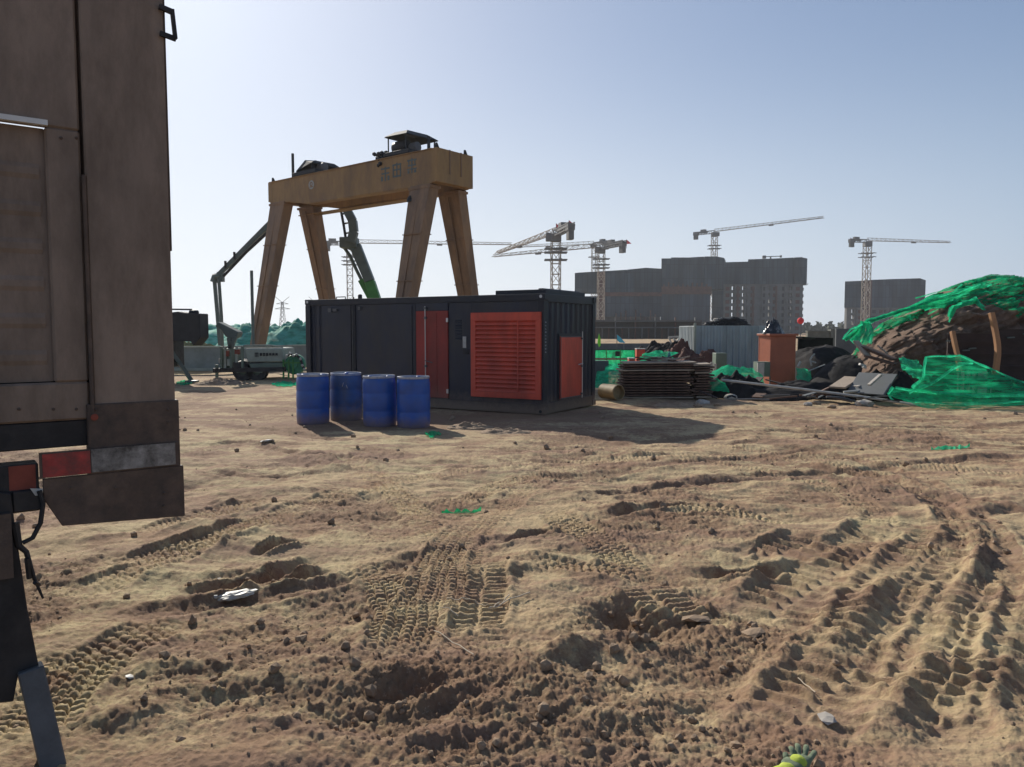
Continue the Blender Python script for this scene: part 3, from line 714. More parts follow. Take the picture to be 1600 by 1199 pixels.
    for y in (.7, W - .7):
        m = MB(); m.span((-4.1, y - .05, .95), (-.9, y + .05, 1.498)); m.build('chassis_rail', M['chassis'], t)
make_truck()

# dark hopper machine standing beyond the truck, its outrigger foot on the soil
def make_hopper():
    Y = 24.5; c = at(294, 510, Y); c.z = 0
    t = thing('hopper_machine', 'dark steel hopper box with round cap and slanted leg beside the truck edge', 'machine', c)
    P = lambda px, py, dy=0: at(px, py, Y + dy)
    m = MB(); m.prism([P(262, 489), P(278, 487), P(284, 489), P(312, 490), P(313, 528), P(308, 534), P(302, 541), P(298, 534), P(262, 533)], (0, .7, 0)); m.build('hopper', M['black'], t, True, bevel=.02)
    m = MB(); m.lathe(P(303, 490, .3), [(0, -.02), (.14, -.02), (.16, .04), (.13, .10), (0, .12)], 14); m.build('cap', M['black'], t, True)
    m = MB(); m.beam(P(262, 483.5, .3), P(300, 484, .3), .06, .05); m.build('bar', M['black'], t, True)
    m = MB(); m.beam(P(262, 541, .3), gnd(300, 596, .02), .16, .12); g = gnd(300, 596, .04); m.box(g, (.35, .3, .06)); m.build('leg', M['pump_grey'], t, True)
    m = MB(); m.span((P(180, 500).x, Y, .5), (P(262, 500).x - .01, Y + 1.2, 1.9)); m.build('engine_cover', M['chassis'], t, True, bevel=.03)
    for px in (190, 255):
        m = MB(); m.beam((P(px, 500).x, Y + .5, .02), (P(px, 500).x, Y + .5, .52), .1, .1); m.build('leg', M['chassis'], t, True)
make_hopper()

# ------------------------------------------------------------------ GENERATOR CONTAINER
CC = Vector((.63, 15.2, 0)); DL = Vector((-.86, .51, 0)).normalized(); DR = Vector((.51, .86, 0)).normalized()
CL, CW, CHT = 6.5, 2.44, 2.40
def make_container():
    # local frame: x runs right along the long side (0 = left end .. CL = near corner), y runs inwards
    org = CC + DL * CL; X = -DL; rz = math.atan2(X.y, X.x)
    t = thing('generator_container', 'long dark navy steel container with red louvre panel and red doors, behind the blue drums', 'container', (org.x, org.y, .02), rz)
    cam0 = Vector((0, 0, CAMH))
    def fp(px, py):                      # pixel -> (x, z) on the long side
        n = X.cross(Vector((0, 0, 1))); d = ray(px, py); k = (org - cam0).dot(n) / d.dot(n); p = cam0 + d * k
        return ((p - org).dot(X), p.z - .02)
    def ep(px, py):                      # pixel -> (y, z) on the end face
        d = ray(px, py); k = (CC - cam0).dot(X) / d.dot(X); p = cam0 + d * k
        return ((p - CC).dot(DR), p.z - .02)
    H = CHT
    xd1 = fp(553, 540)[0]; xa = fp(650, 540)[0]; xb = fp(700, 540)[0]; xl0, zl1 = fp(737, 489); xl1, zl0 = fp(846, 626)[0], fp(790, 622)[1]
    fr = 'navy_frame'
    # frame
    m = MB(); m.span((0, 0, H - .14), (CL, .12, H)); m.span((0, 0, .0), (CL, .14, .20)); m.build('side_rail', M[fr], t, bevel=.006)
    m = MB(); m.span((0, CW - .12, H - .14), (CL, CW, H)); m.span((0, CW - .14, 0), (CL, CW, .2)); m.build('side_rail', M[fr], t, bevel=.006)
    for a_, b_ in (((CL - .1, .122, H - .16), (CL, CW - .122, H)), ((CL - .14, .142, 0), (CL, CW - .142, .22)), ((0, .122, H - .12), (.1, CW - .122, H)), ((0, .142, 0), (.14, CW - .142, .2))):
        m = MB(); m.span(a_, b_); m.build('end_rail', M[fr], t, bevel=.006)
    for (x, y) in ((-.003, -.003), (CL - .147, -.003), (-.003, CW - .147), (CL - .147, CW - .147)):
        m = MB(); m.span((x, y, .201), (x + .15, y + .15, H - .141)); m.build('corner_post', M[fr], t, bevel=.006)
        for z in (-.004, H - .115):
            m = MB(); m.span((x - .006, y - .006, z), (x + .17, y + .156, z + .12)); m.build('corner_casting', M['navy_frame'], t, bevel=.008)
            for xx in (x + .08,):
                h = MB(); h.lathe((xx, y - .007, z + .06), [(0, 0), (.032, 0), (.032, .004), (0, .004)], 14, (0, -1, 0)); h.build('casting_hole', M['chrome'] if z > 1 else M['black'], t)
    # corrugated / plain sections of the long side
    m = MB(); m.corr((.147, .05, 0), (fp(486, 520)[0] + .35, .05, 0), .20, H - .14, .036, .24, (0, -1, 0)); m.build('side_wall', M['navy'], t)
    m = MB(); m.span((fp(486, 520)[0] + .36, .022, .202), (xd1 - .11, .05, H - .142)); m.build('side_wall', M['navy'], t, bevel=.004)
    m = MB(); m.span((xd1 - .05, -.004, .202), (xd1 + .05, .06, H - .142)); m.build('post', M[fr], t, bevel=.005)
    m = MB(); m.tube([(xd1 - .02, -.022, .25), (xd1 - .02, -.022, H - .16)], .011, 8); m.build('edge_rod', M['greysteel'], t, smooth=True)
    m = MB(); m.span((xd1 + .052, .02, .202), (xa - .05, .05, H - .142)); m.build('side_wall', M['navy'], t, bevel=.004)
    m = MB(); m.tube([(xa - .12, .012, .3), (xa - .12, .012, H - .2)], .010, 8); m.build('edge_rod', M['navy_frame'], t, smooth=True)
    m = MB(); m.span((xa - .048, -.002, .202), (xa, .06, H - .142)); m.build('post', M[fr], t, bevel=.005)
    # red door with lock rod
    zt = fp(675, 486)[1]; zb = fp(690, 622)[1]
    m = MB(); m.span((xa + .002, .0, zt + .004), (xb - .002, .04, H - .142)); m.build('side_wall', M['navy'], t)
    m = MB(); m.span((xa + .002, .0, .202), (xb - .002, .04, zb - .004)); m.build('side_wall', M['navy'], t)
    m = MB(); m.span((xa + .004, -.006, zb), (xb - .004, .03, zt)); d = m.build('door', M['red_dk'], t, bevel=.006)
    m = MB(); xm = fp(682, 500)[0]
    m.span((xa + .05, -.012, zt - .32), (xb - .06, -.0065, zt - .30)); m.span((xa + .05, -.012, zb + .25), (xb - .06, -.0065, zb + .27)); m.span((xm, -.012, zb + .1), (xm + .012, -.0065, zt - .05)); m.build('door_rib', M['red_dk'], d)
    xr = fp(666, 540)[0]
    m = MB(); m.tube([(xr, -.034, zb - .06), (xr, -.034, zt + .10)], .011, 8); m.build('lock_rod', M['chrome'], d, smooth=True)
    for z in (zb + .1, .9, zt - .15, zt + .06):
        m = MB(); m.box((xr, -.027, z), (.06, .042, .05)); m.build('rod_keeper', M['greysteel'], d, bevel=.004)
    m = MB(); m.tube([(xr, -.05, 1.02), (xr + .2, -.055, .98)], .010, 6); m.build('handle', M['greysteel'], d)
    for z in (zb + .15, zt - .2):
        m = MB(); m.box((xb - .01, -.014, z), (.05, .024, .09)); m.build('hinge', M['chrome'], d, bevel=.004)
    # dark section with vents and small plate
    m = MB(); m.span((xb, .024, .202), (xl0 - .03, .05, H - .142)); m.build('side_wall', M['navy'], t, bevel=.004)
    xv = fp(717, 520)[0]
    m = MB()
    for k in range(8): m.prism([(xv - .10, .023, H - .5 - k * .055), (xv - .10, .008, H - .53 - k * .055), (xv - .10, .023, H - .535 - k * .055)], (.16, 0, 0))
    m.build('vent', M['navy_frame'], t)
    q = fp(725, 535); m = MB(); m.box((q[0], .018, q[1]), (.085, .010, .24)); m.build('name_plate', M['offwhite'], t)
    q = fp(726, 550); m = MB(); m.box((q[0] + .02, .014, q[1]), (.13, .018, .10)); m.build('door_latch', M['black'], t)
    # big louvre panel
    m = MB(); fw = .12
    for a, b in (((xl0, zl0), (xl1, zl0 + fw)), ((xl0, zl1 - fw - .05), (xl1, zl1)), ((xl0, zl0 + fw), (xl0 + fw, zl1 - fw - .05)), ((xl1 - fw, zl0 + fw), (xl1, zl1 - fw - .05))):
        m.span((a[0], -.045, a[1]), (b[0], .03, b[1]))
    lv = m.build('louvre_panel', M['red'], t, bevel=.004)
    n = 16; zz0, zz1 = zl0 + fw, zl1 - fw - .05; st = (zz1 - zz0) / n
    for k in range(n):
        z = zz0 + st * k
        s = MB(); s.prism([(xl0 + fw, -.046, z + .004), (xl0 + fw, -.042, z + st * .25), (xl0 + fw, .005, z + st * .98), (xl0 + fw, .012, z + st * .98), (xl0 + fw, -.034, z + .004)], (xl1 - xl0 - 2 * fw, 0, 0)); s.build('louvre_slat', M['red'], lv)
    m = MB(); m.span((xl0 + fw, .014, zz0), (xl1 - fw, .026, zz1)); m.build('louvre_back', M['red_dk'], lv)
    m = MB(); xm = xl0 + (xl1 - xl0) * .69; m.span((xm - .015, -.054, zz0 + .001), (xm + .015, -.0465, zz1 - .001)); m.build('mullion', M['red'], lv)
    m = MB(); m.span((xl0 - .028, .028, .202), (CL - .15, .05, H - .142)); m.build('side_wall', M['navy'], t)
    # end face, corrugated, with red door
    m = MB(); m.corr((CL - .03, .147, 0), (CL - .03, CW - .147, 0), .22, H - .16, .036, .245, (1, 0, 0)); m.build('end_wall', M['navy'], t)
    y0, zt = ep(875, 526); y1 = ep(909, 524)[0]; zb = ep(880, 623)[1]
    m = MB(); m.span((CL - .028, y0 - .05, zb - .06), (CL - .004, y1 + .06, zt + .06)); m.build('door_frame', M[fr], t)
    m = MB(); m.span((CL - .003, y0, zb), (CL + .018, y1, zt)); d = m.build('door', M['red'], t, bevel=.004)
    m = MB()
    for a, b in (((y0, zb), (y1, zb + .02)), ((y0, zt - .02), (y1, zt)), ((y0, zb + .021), (y0 + .02, zt - .021))): m.span((CL + .0185, a[0], a[1]), (CL + .022, b[0], b[1]))
    m.build('door_trim', M['greysteel'], d)
    yr = ep(907, 560)[0]
    m = MB(); m.tube([(CL + .045, yr, zb - .04), (CL + .045, yr, zt + .10)], .010, 8); m.build('lock_rod', M['chrome'], d, smooth=True)
    for z in (zb + .05, (zb + zt) / 2, zt - .05):
        m = MB(); m.box((CL + .036, yr, z), (.04, .05, .04)); m.build('rod_keeper', M['greysteel'], d)
    m = MB(); m.tube([(CL + .06, yr, (zb + zt) / 2 + .06), (CL + .06, yr - .22, (zb + zt) / 2 + .04)], .010, 6); m.build('handle', M['chrome'], d)
    # pale vertical writing on the end post
    m = MB(); yy = .075; z = ep(860, 502)[1]; rnd = random.Random(5); ze = ep(860, 550)[1]
    while z > ze:
        m.span((CL + .004, yy - .028, z - .035), (CL + .007, yy + .022, z - .028))
        m.span((CL + .004, yy - .028, z - .035), (CL + .007, yy - .018, z - .012))
        if rnd.random() < .7: m.span((CL + .004, yy - .004, z - .030), (CL + .007, yy + .006, z - .008))
        if rnd.random() < .6: m.span((CL + .004, yy - .02, z - .014), (CL + .007, yy + .02, z - .008))
        z -= .066
    m.build('lettering', M['letters_white'], t)
    # other walls, roof, roof box, lifting eyes
    m = MB(); m.corr((CL - .15, CW - .05, 0), (.15, CW - .05, 0), .2, H - .14, .036, .25, (0, 1, 0)); m.build('side_wall', M['navy'], t)
    m = MB(); m.corr((.03, CW - .15, 0), (.03, .15, 0), .2, H - .12, .036, .25, (-1, 0, 0)); m.build('end_wall', M['navy'], t)
    m = MB(); m.span((.1, .121, H - .05), (CL - .102, CW - .121, H - .02)); m.build('roof', M['navy_frame'], t)
    m = MB(); m.span((.1, .15, .10), (CL - .15, CW - .15, .16)); m.build('floor', M['black'], t)
    xk = fp(762, 460)[0]
    m = MB(); m.span((xk, .30, H + .0), (CL - .12, CW - .30, H + .10)); m.span((xk + 1.0, .34, H + .101), (CL - .2, CW - .4, H + .125)); m.build('exhaust_cover', M['navy_frame'], t, bevel=.008)
    for px in (523, 545):
        q = fp(px, 474)[0]; m = MB(); m.tube([(q, .06, H), (q, .06, H + .05), (q + .28, .06, H + .05), (q + .28, .06, H)] if px == 523 else [(q + .1, .06, H), (q + .1, .06, H + .04)], .012, 6); m.build('lifting_eye', M['black'], t)
    q = fp(558, 470)[0]; m = MB(); m.lathe((q, .1, H), [(0, 0), (.05, 0), (.05, .08), (.03, .1), (0, .1)], 12); m.build('roof_knob', M['black'], t)
    q = fp(517, 485); m = MB(); m.box((q[0], -.01, q[1]), (.10, .08, .09)); m.box((q[0] + .14, .0, q[1]), (.12, .06, .06)); m.build('work_lamp', M['greysteel'], t)
    q = fp(562, 482); m = MB(); m.box((q[0], -.006, q[1]), (.07, .05, .07)); m.build('bracket', M['greysteel'], t)
make_container()

# ------------------------------------------------------------------ BLUE DRUMS
def make_drum():
    t = thing('plastic_drum', 'x', 'drum', (0, 0, 0), 0, 'blue plastic drums in front of the container')
    R_, H = .295, .93
    prof = [(0, 0), (R_ * .90, 0), (R_ * .965, .02), (R_ * .985, .07), (R_, .14), (R_ * 1.0, .28), (R_ * .985, .295), (R_ * .985, .315), (R_, .33), (R_ * 1.005, .46), (R_, .60), (R_ * .985, .615), (R_ * .985, .635), (R_, .65), (R_ * .995, .80), (R_ * .965, .865), (R_ * .93, .885), (R_ * .93, .895)]
    m = MB(); m.lathe((0, 0, 0), prof, 44); m.build('drum_body', M['blue'], t, smooth=True)
    m = MB(); m.lathe((0, 0, 0), [(R_ * .931, .888), (R_ * .97, .892), (R_ * .975, .925), (R_ * .95, .932), (R_ * .92, .93), (R_ * .91, .905), (0, .903)], 44); m.build('lid', M['lid'], t, smooth=True)
    for a in (.4, .4 + math.pi):
        m = MB(); m.lathe((math.cos(a) * .17, math.sin(a) * .17, .903), [(.034, 0), (.034, .018), (.028, .022), (0, .022)], 16); m.build('bung', M['blue'], t, smooth=True)
    return t
drum0 = make_drum()
dr = [(489.5, 664, 'leftmost blue plastic drum of the four, with pale lid'),
      (541, 659, 'blue plastic drum with a white scuff mark near its top, second from the left'),
      (594, 667, 'blue plastic drum standing a little in front of its neighbours, third from the left'),
      (646.5, 669, 'rightmost blue plastic drum, standing in front of the narrow red door')]
for i, (px, py, lab) in enumerate(dr):
    g = gnd(px, py); d = Vector((g.x, g.y, 0)).normalized(); g = g + d * .29
    o = drum0 if i == 0 else copy_tree(drum0)
    o.location = (g.x, g.y, gh(g.x, g.y) - .035); o.rotation_euler = (R((0, .8, -.7, .4)[i]), R((.5, -.6, .4, -.3)[i]), i * 1.3); o['label'] = lab
    if i in (1, 3):
        for ch in [k for k in bpy.data.objects if k.parent == o and k.name.startswith('drum_body')]:
            if i == 1: ch.material_slots[0].link = 'OBJECT'; ch.material_slots[0].material = M['blue_faded']
    if i == 1:      # worn white sticker
        m = MB(); a0 = at(535, 604, g.y - .32); a1 = at(541, 602, g.y - .32)
        m.beam(a0, a0 + Vector((.02, 0, .07)), .03, .004); m.beam(a1, a1 + Vector((.02, 0, -.06)), .028, .004)
        m.build('scuffed_sticker', M['offwhite'], o, True)

# ------------------------------------------------------------------ GANTRY CRANE
def make_gantry():
    NR = Vector((-2.92, 30.35, 0)); NL = Vector((-11.4, 37.27, 0))
    ux = (NR - NL).normalized(); L = (NR - NL).length; uy = Vector((-ux.y, ux.x, 0))
    t = thing('gantry_crane', 'yellow double-girder gantry crane on splayed box legs, rising behind the dark container', 'gantry crane', (NL.x, NL.y, 0), math.atan2(ux.y, ux.x))
    W = 1.62; ZT = 8.68; inv = mat4(t).inverted(); cam0 = Vector((0, 0, CAMH))
    def gp(px, py, y=0.0):
        o = NL + uy * y; d = ray(px, py); k = (o - cam0).dot(uy) / d.dot(uy); return inv @ (cam0 + d * k)
    zl = gp(430, 318)[2]; zr = gp(687, 286)[2]
    for y in (0, W):
        m = MB(); a = .21
        m.prism([(0, y - a, zl), (1.7, y - a, zl - .12), (3, y - a, zr - .0), (L - 1.2, y - a, zr - .05), (L, y - a, zr), (L, y - a, ZT), (0, y - a, ZT)], (0, 2 * a, 0))
        g = m.build('girder', M['yellow'], t, bevel=.012)
        m = MB(); m.span((.02, y - a - .05, ZT), (L - .02, y + a + .05, ZT + .03)); m.span((.02, y - a - .05, zr - .10), (L - .3, y + a + .05, zr - .055)) if y else None; m.build('flange', M['yellow'], g)
        m = MB(); m.beam((.3, y, ZT + .06), (L - .3, y, ZT + .06), .07, .06); m.build('rail', M['black'], g)
    for x, zz in ((-.12, zl + .05), (L - .12, zr + .02)):
        m = MB(); m.span((x, -.22, zz - .0), (x + .35, W + .22, ZT + .034)); e = m.build('end_beam', M['yellow'], t, bevel=.012)
        m = MB(); m.span((x - .02, .45, ZT - .9), (x + .37, .52, ZT + .04)); m.span((x - .02, W - .52, ZT - .9), (x + .37, W - .45, ZT + .04)); m.build('stiffener', M['yellow_leg'], e)
        for y in (0, W):
            m = MB(); m.prism([(x + .12, y - .1, ZT + .035), (x + .12, y + .12, ZT + .035), (x + .12, y - .02, ZT + .26), (x + .12, y - .08, ZT + .26)], (.06, 0, 0)); m.build('buffer_stop', M['black'], t)
    # legs: wide tapering boxes, leaning outwards along the end beam
    for x, zz in ((.62, zl), (L - .72, zr)):
        for y, s in ((.02, -1), (W - .02, 1)):
            m = MB(); top = Vector((x, y, zz - .06)); bot = Vector((x, y + s * 1.55, .55))
            m.beam(top, bot, 1.15, .50, .62, .42, side=(1, 0, 0)); lg = m.build('leg', M['yellow_leg'], t, bevel=.012)
            m = MB(); m.span((x - .62, y - .30, zz - .16), (x + .62, y + .30, zz - .058)); m.build('leg_flange', M['yellow_leg'], lg)
            m = MB()
            for fz in (.28, .55, .8):
                p = top.lerp(bot, fz); ww = 1.15 + (.62 - 1.15) * fz; hh = .50 + (.42 - .50) * fz
                m.box(p, (ww + .016, hh + .12, .035))
            m.build('leg_band', M['yellow_leg'], lg)
            m = MB(); m.beam(top + Vector((.0, -s * 0 - .27, -.2)), bot + Vector((.0, -.23, .2)), .05, .05); m.build('leg_rib', M['yellow_leg'], lg)
            m = MB(); m.lathe((x, y + s * 1.55 - .08, .25), [(0, 0), (.22, 0), (.25, .02), (.25, .04), (.22, .05), (.22, .13), (0, .16)], 20, (0, 1, 0)); m.build('rail_wheel', M['black'], lg)
        m = MB(); m.span((x - .2, -1.9, .33), (x + .2, W + 1.9, .62)); m.build('ground_beam', M['yellow_leg'], t, bevel=.01)
    # lamp on the right near leg
    q = gp(641, 311, -.3); m = MB(); m.lathe(q, [(0, -.15), (.15, -.12), (.13, .0), (.05, .12), (0, .13)], 12); m.build('flood_lamp', M['black'], t, smooth=True)
    # winch trolleys with sheet-metal canopies
    def winch(px, kind):
        c = gp(px, 262 if kind == 0 else 240, .3); x = c[0]; z = ZT + .09
        f = MB(); f.span((x - .85, -.15, z), (x + .85, W + .15, z + .16)); w_ = f.build('winch_trolley', M['black'], t, bevel=.01)
        m = MB(); m.lathe((x - .52, .4, z + .42), [(0, 0), (.25, 0), (.27, .03), (.27, .72), (.25, .75), (0, .77)], 20, (1, 0, 0)); m.build('rope_drum', M['black'], w_, smooth=True)
        m = MB(); m.lathe((x + .26, .55, z + .36), [(0, 0), (.18, 0), (.2, .05), (.2, .38), (.16, .42), (0, .44)], 16, (1, 0, 0)); m.build('winch_motor', M['crane_dk'], w_)
        ps = [(x - .52, -.0), (x + .52, -.0), (x - .52, W + .0), (x + .52, W + .0)] if kind else [(x + .44, -.0), (x + .44, W)]
        hh = (.82, .52)[kind == 0]; 
        for (a, b) in ps:
            m = MB(); m.beam((a, b, z + .16), (a, b, z + hh - .02), .04, .04); m.build('canopy_post', M['black'], w_)
        m = MB(); e = .10
        if kind == 1:
            r0 = [(x - .56 - e, -.0 - e, z + hh), (x + .56 + e, -.0 - e, z + hh - .03), (x + .56 + e, W + e, z + hh), (x - .56 - e, W + e, z + hh)]
            r1 = [(x - .4, .25, z + hh + .22), (x + .35, .25, z + hh + .20), (x + .35, W - .25, z + hh + .22), (x - .4, W - .25, z + hh + .24)]
        else:
            r0 = [(x - .66, -.1, z + .22), (x + .50, -.05, z + hh - .02), (x + .50, W + .02, z + hh - .05), (x - .66, W + .1, z + .2)]
            r1 = [(x - .36, .2, z + hh + .22), (x + .34, .3, z + hh + .12), (x + .34, W - .3, z + hh + .14), (x - .36, W - .2, z + hh + .22)]
        m.add(r0 + r1, [(0, 1, 5, 4), (1, 2, 6, 5), (2, 3, 7, 6), (3, 0, 4, 7), (4, 5, 6, 7)])
        m.add([Vector(p) - Vector((0, 0, .03)) for p in r0 + r1], [(4, 5, 1, 0), (5, 6, 2, 1), (6, 7, 3, 2), (7, 4, 0, 3), (7, 6, 5, 4)])
        m.build('canopy', M['canopy'], w_)
        if kind == 1:
            m = MB(); rr = random.Random(3)
            for k in range(26):
                q = Vector((x - .95 + rr.uniform(-.28, .28), -.1 + rr.uniform(-.2, .2), z - .05 + rr.uniform(-.3, .28))); m.lathe(q, [(0, -.09), (.09, -.03), (.08, .06), (0, .1)], 6)
            m.build('cable_bundle', M['black'], w_)
    winch(487, 0); winch(629, 1)
    for px, y0_, y1_ in ((458, 277, 240), (670, 243, 213)):
        q = gp(px, y0_, .1); q2 = gp(px, y1_, .1); m = MB(); m.beam((q[0], .1, ZT), (q[0], .1, q2[2]), .09, .09); m.build('limit_post', M['black'], t)
    # blue characters and the round emblem on the near girder
    a = -.212 - .003
    for k, (px, py) in enumerate(((602, 272), (620, 266), (643.5, 259))):
        c = gp(px, py, a); m = MB(); s = .29
        B = lambda x0, z0, x1, z1: m.span((c[0] + x0 * s, a - .004, c[2] + z0 * s), (c[0] + x1 * s, a + .002, c[2] + z1 * s))
        B(-.9, .62, .9, .85); B(-.12, -1, .12, 1); B(-.8, -.05, .8, .16)
        if k == 0: B(-.9, -.95, -.5, -.3); B(.45, -.95, .85, -.3)
        if k == 1: B(-.85, -.95, .85, -.72); B(-.85, -.94, -.62, .6); B(.62, -.94, .85, .6)
        if k == 2: B(-.95, -.55, .95, -.36); B(-.7, .2, -.5, .62); B(.5, .2, .7, .62); B(-.85, -1, -.5, -.6); B(.4, -1, .85, -.6)
        m.build('blue_character', M['blue_letters'], t)
    c = gp(486.5, 289, a); m = MB(); m.lathe((c[0], a - .001, c[2]), [(0, 0), (.20, 0), (.20, .006), (0, .006)], 24, (0, -1, 0)); em = m.build('emblem', mk('emblem_grey', (.36, .36, .33), .6, var=.2), t)
    m = MB(); m.lathe((c[0], a - .008, c[2] + .03), [(.05, 0), (.10, 0), (.10, .004), (.05, .004)], 16, (0, -1, 0)); m.span((c[0] - .13, a - .012, c[2] - .11), (c[0] + .13, a - .0085, c[2] - .07)); m.build('emblem_mark', M['yellow_leg'], em)
make_gantry()

# ------------------------------------------------------------------ CONCRETE PUMP (its folding boom reaches over the gantry; the carrier stands hidden behind the container)
def make_pump():
    Y = 41.0
    base = at(600, 560, Y); base.z = 0
    t = thing('concrete_pump', 'folded grey-green concrete pump boom bending over behind the gantry crane legs', 'concrete pump', base)
    P = lambda px, py, dy=0: at(px, py, Y + dy)
    m = MB(); m.beam(P(598, 500), P(578, 440), .62, .50, .58, .50, side=(0, 1, 0)); m.build('boom_arm', M['pump_green'], t, True, bevel=.03)
    m = MB(); m.beam(P(578, 440), P(555, 384), .57, .49, .5, .58, side=(0, 1, 0)); m.build('boom_arm', M['pump_grey'], t, True, bevel=.03)
    m = MB(); m.beam(P(556, 384), P(541, 379), .75, .7, .6, .6, side=(0, 1, 0)); m.box(P(546, 380), (.9, .8, .55)); m.build('boom_joint', M['pump_grey'], t, True, bevel=.03)
    m = MB()
    pts = [P(549, 379, -.4), P(553, 362, -.4), P(551, 345, -.4), P(541, 326, -.4), P(532, 308, -.4)]
    for i in range(4): m.beam(pts[i], pts[i + 1], .45, .42, side=(0, 1, 0))
    m.build('boom_arm', M['pump_grey'], t, True)
    m = MB(); m.tube([P(541, 378, .3), P(537, 352, .3), P(532, 325, .3), P(528, 310, .3)], .07, 8); m.build('delivery_pipe', M['black'], t, True)
    m = MB()
    for a in ((540, 365), (537, 350), (534, 335)): m.tube([P(a[0], a[1], .3), P(a[0] + 12, a[1] - 3, -.4)], .05, 6)
    m.build('pipe_clamp', M['black'], t, True)
    m = MB(); m.tube([P(536, 384, .3), P(548, 402, .3), P(556, 420, .3), P(566, 440, .3)], .09, 8); m.build('hydraulic_ram', M['pump_grey'], t, True)
    m = MB(); m.beam(P(566, 436, .2), P(600, 500, .2), .12, .5, side=(0, 1, 0)); m.build('boom_web', M['pump_green'], t, True)
    m = MB(); m.beam(P(532, 300, -.6), P(453, 310, -.6), .35, .4, side=(0, 1, 0)); m.build('boom_arm', M['pump_grey'], t, True)
    # outer arm coming down on the left, elbow and hanging end
    m = MB(); m.beam(P(453, 319, -.8), P(340, 431, -.8), .26, .28, .20, .20, side=(0, 1, 0)); m.build('boom_arm', M['pump_grey'], t, True)
    m = MB(); m.tube([P(421, 361, -1), P(385, 394, -1), P(349, 432, -1)], .075, 8); m.build('delivery_pipe', M['black'], t, True)
    for q in ((420, 360), (366, 400), (352, 414)):
        m = MB(); m.beam(P(q[0], q[1] - 6, -.9), P(q[0] + 1, q[1] + 6, -.9), .1, .1); m.build('bracket', M['black'], t, True)
    m = MB(); m.tube([P(345, 431, -.8), P(336, 433, -.8), P(334, 441, -.8)], .19, 10); m.box(P(345, 433, -.8), (.3, .3, .5)); m.build('boom_joint', M['pump_grey'], t, True)
    m = MB(); m.beam(P(335, 436, -.8), P(341, 506, -.8), .15, .16, side=(0, 1, 0)); m.beam(P(341, 506, -.8), P(344, 540, -.8), .16, .16, side=(0, 1, 0)); m.build('boom_arm', M['pump_grey'], t, True)
    m = MB(); m.tube([P(342, 437, -1), P(346, 495, -1), P(347.5, 545, -1)], .09, 8); m.build('delivery_hose', M['pump_grey'], t, True)
    # carrier
    m = MB(); m.span((base.x - 2.9, Y - 1.2, .9), (base.x + 4.5, Y + 1.2, 1.4)); m.span((base.x - .8, Y - .8, 1.4), (base.x + .8, Y + .8, 2.3)); m.build('carrier', M['pump_green'], t, True, bevel=.03)
    m = MB(); m.span((base.x + 2.6, Y - 1.2, 1.41), (base.x + 4.5, Y + 1.2, 2.2)); m.build('cab', M['pump_green'], t, True, bevel=.08)
    for x in (-2.3, -1.1, 2.6):
        for y in (-1.1, .85):
            m = MB(); m.lathe((base.x + x, Y + y, .5), [(0, 0), (.5, 0), (.5, .26), (0, .26)], 20, (0, 1, 0)); m.build('wheel', M['black'], t, True, smooth=True)
make_pump()

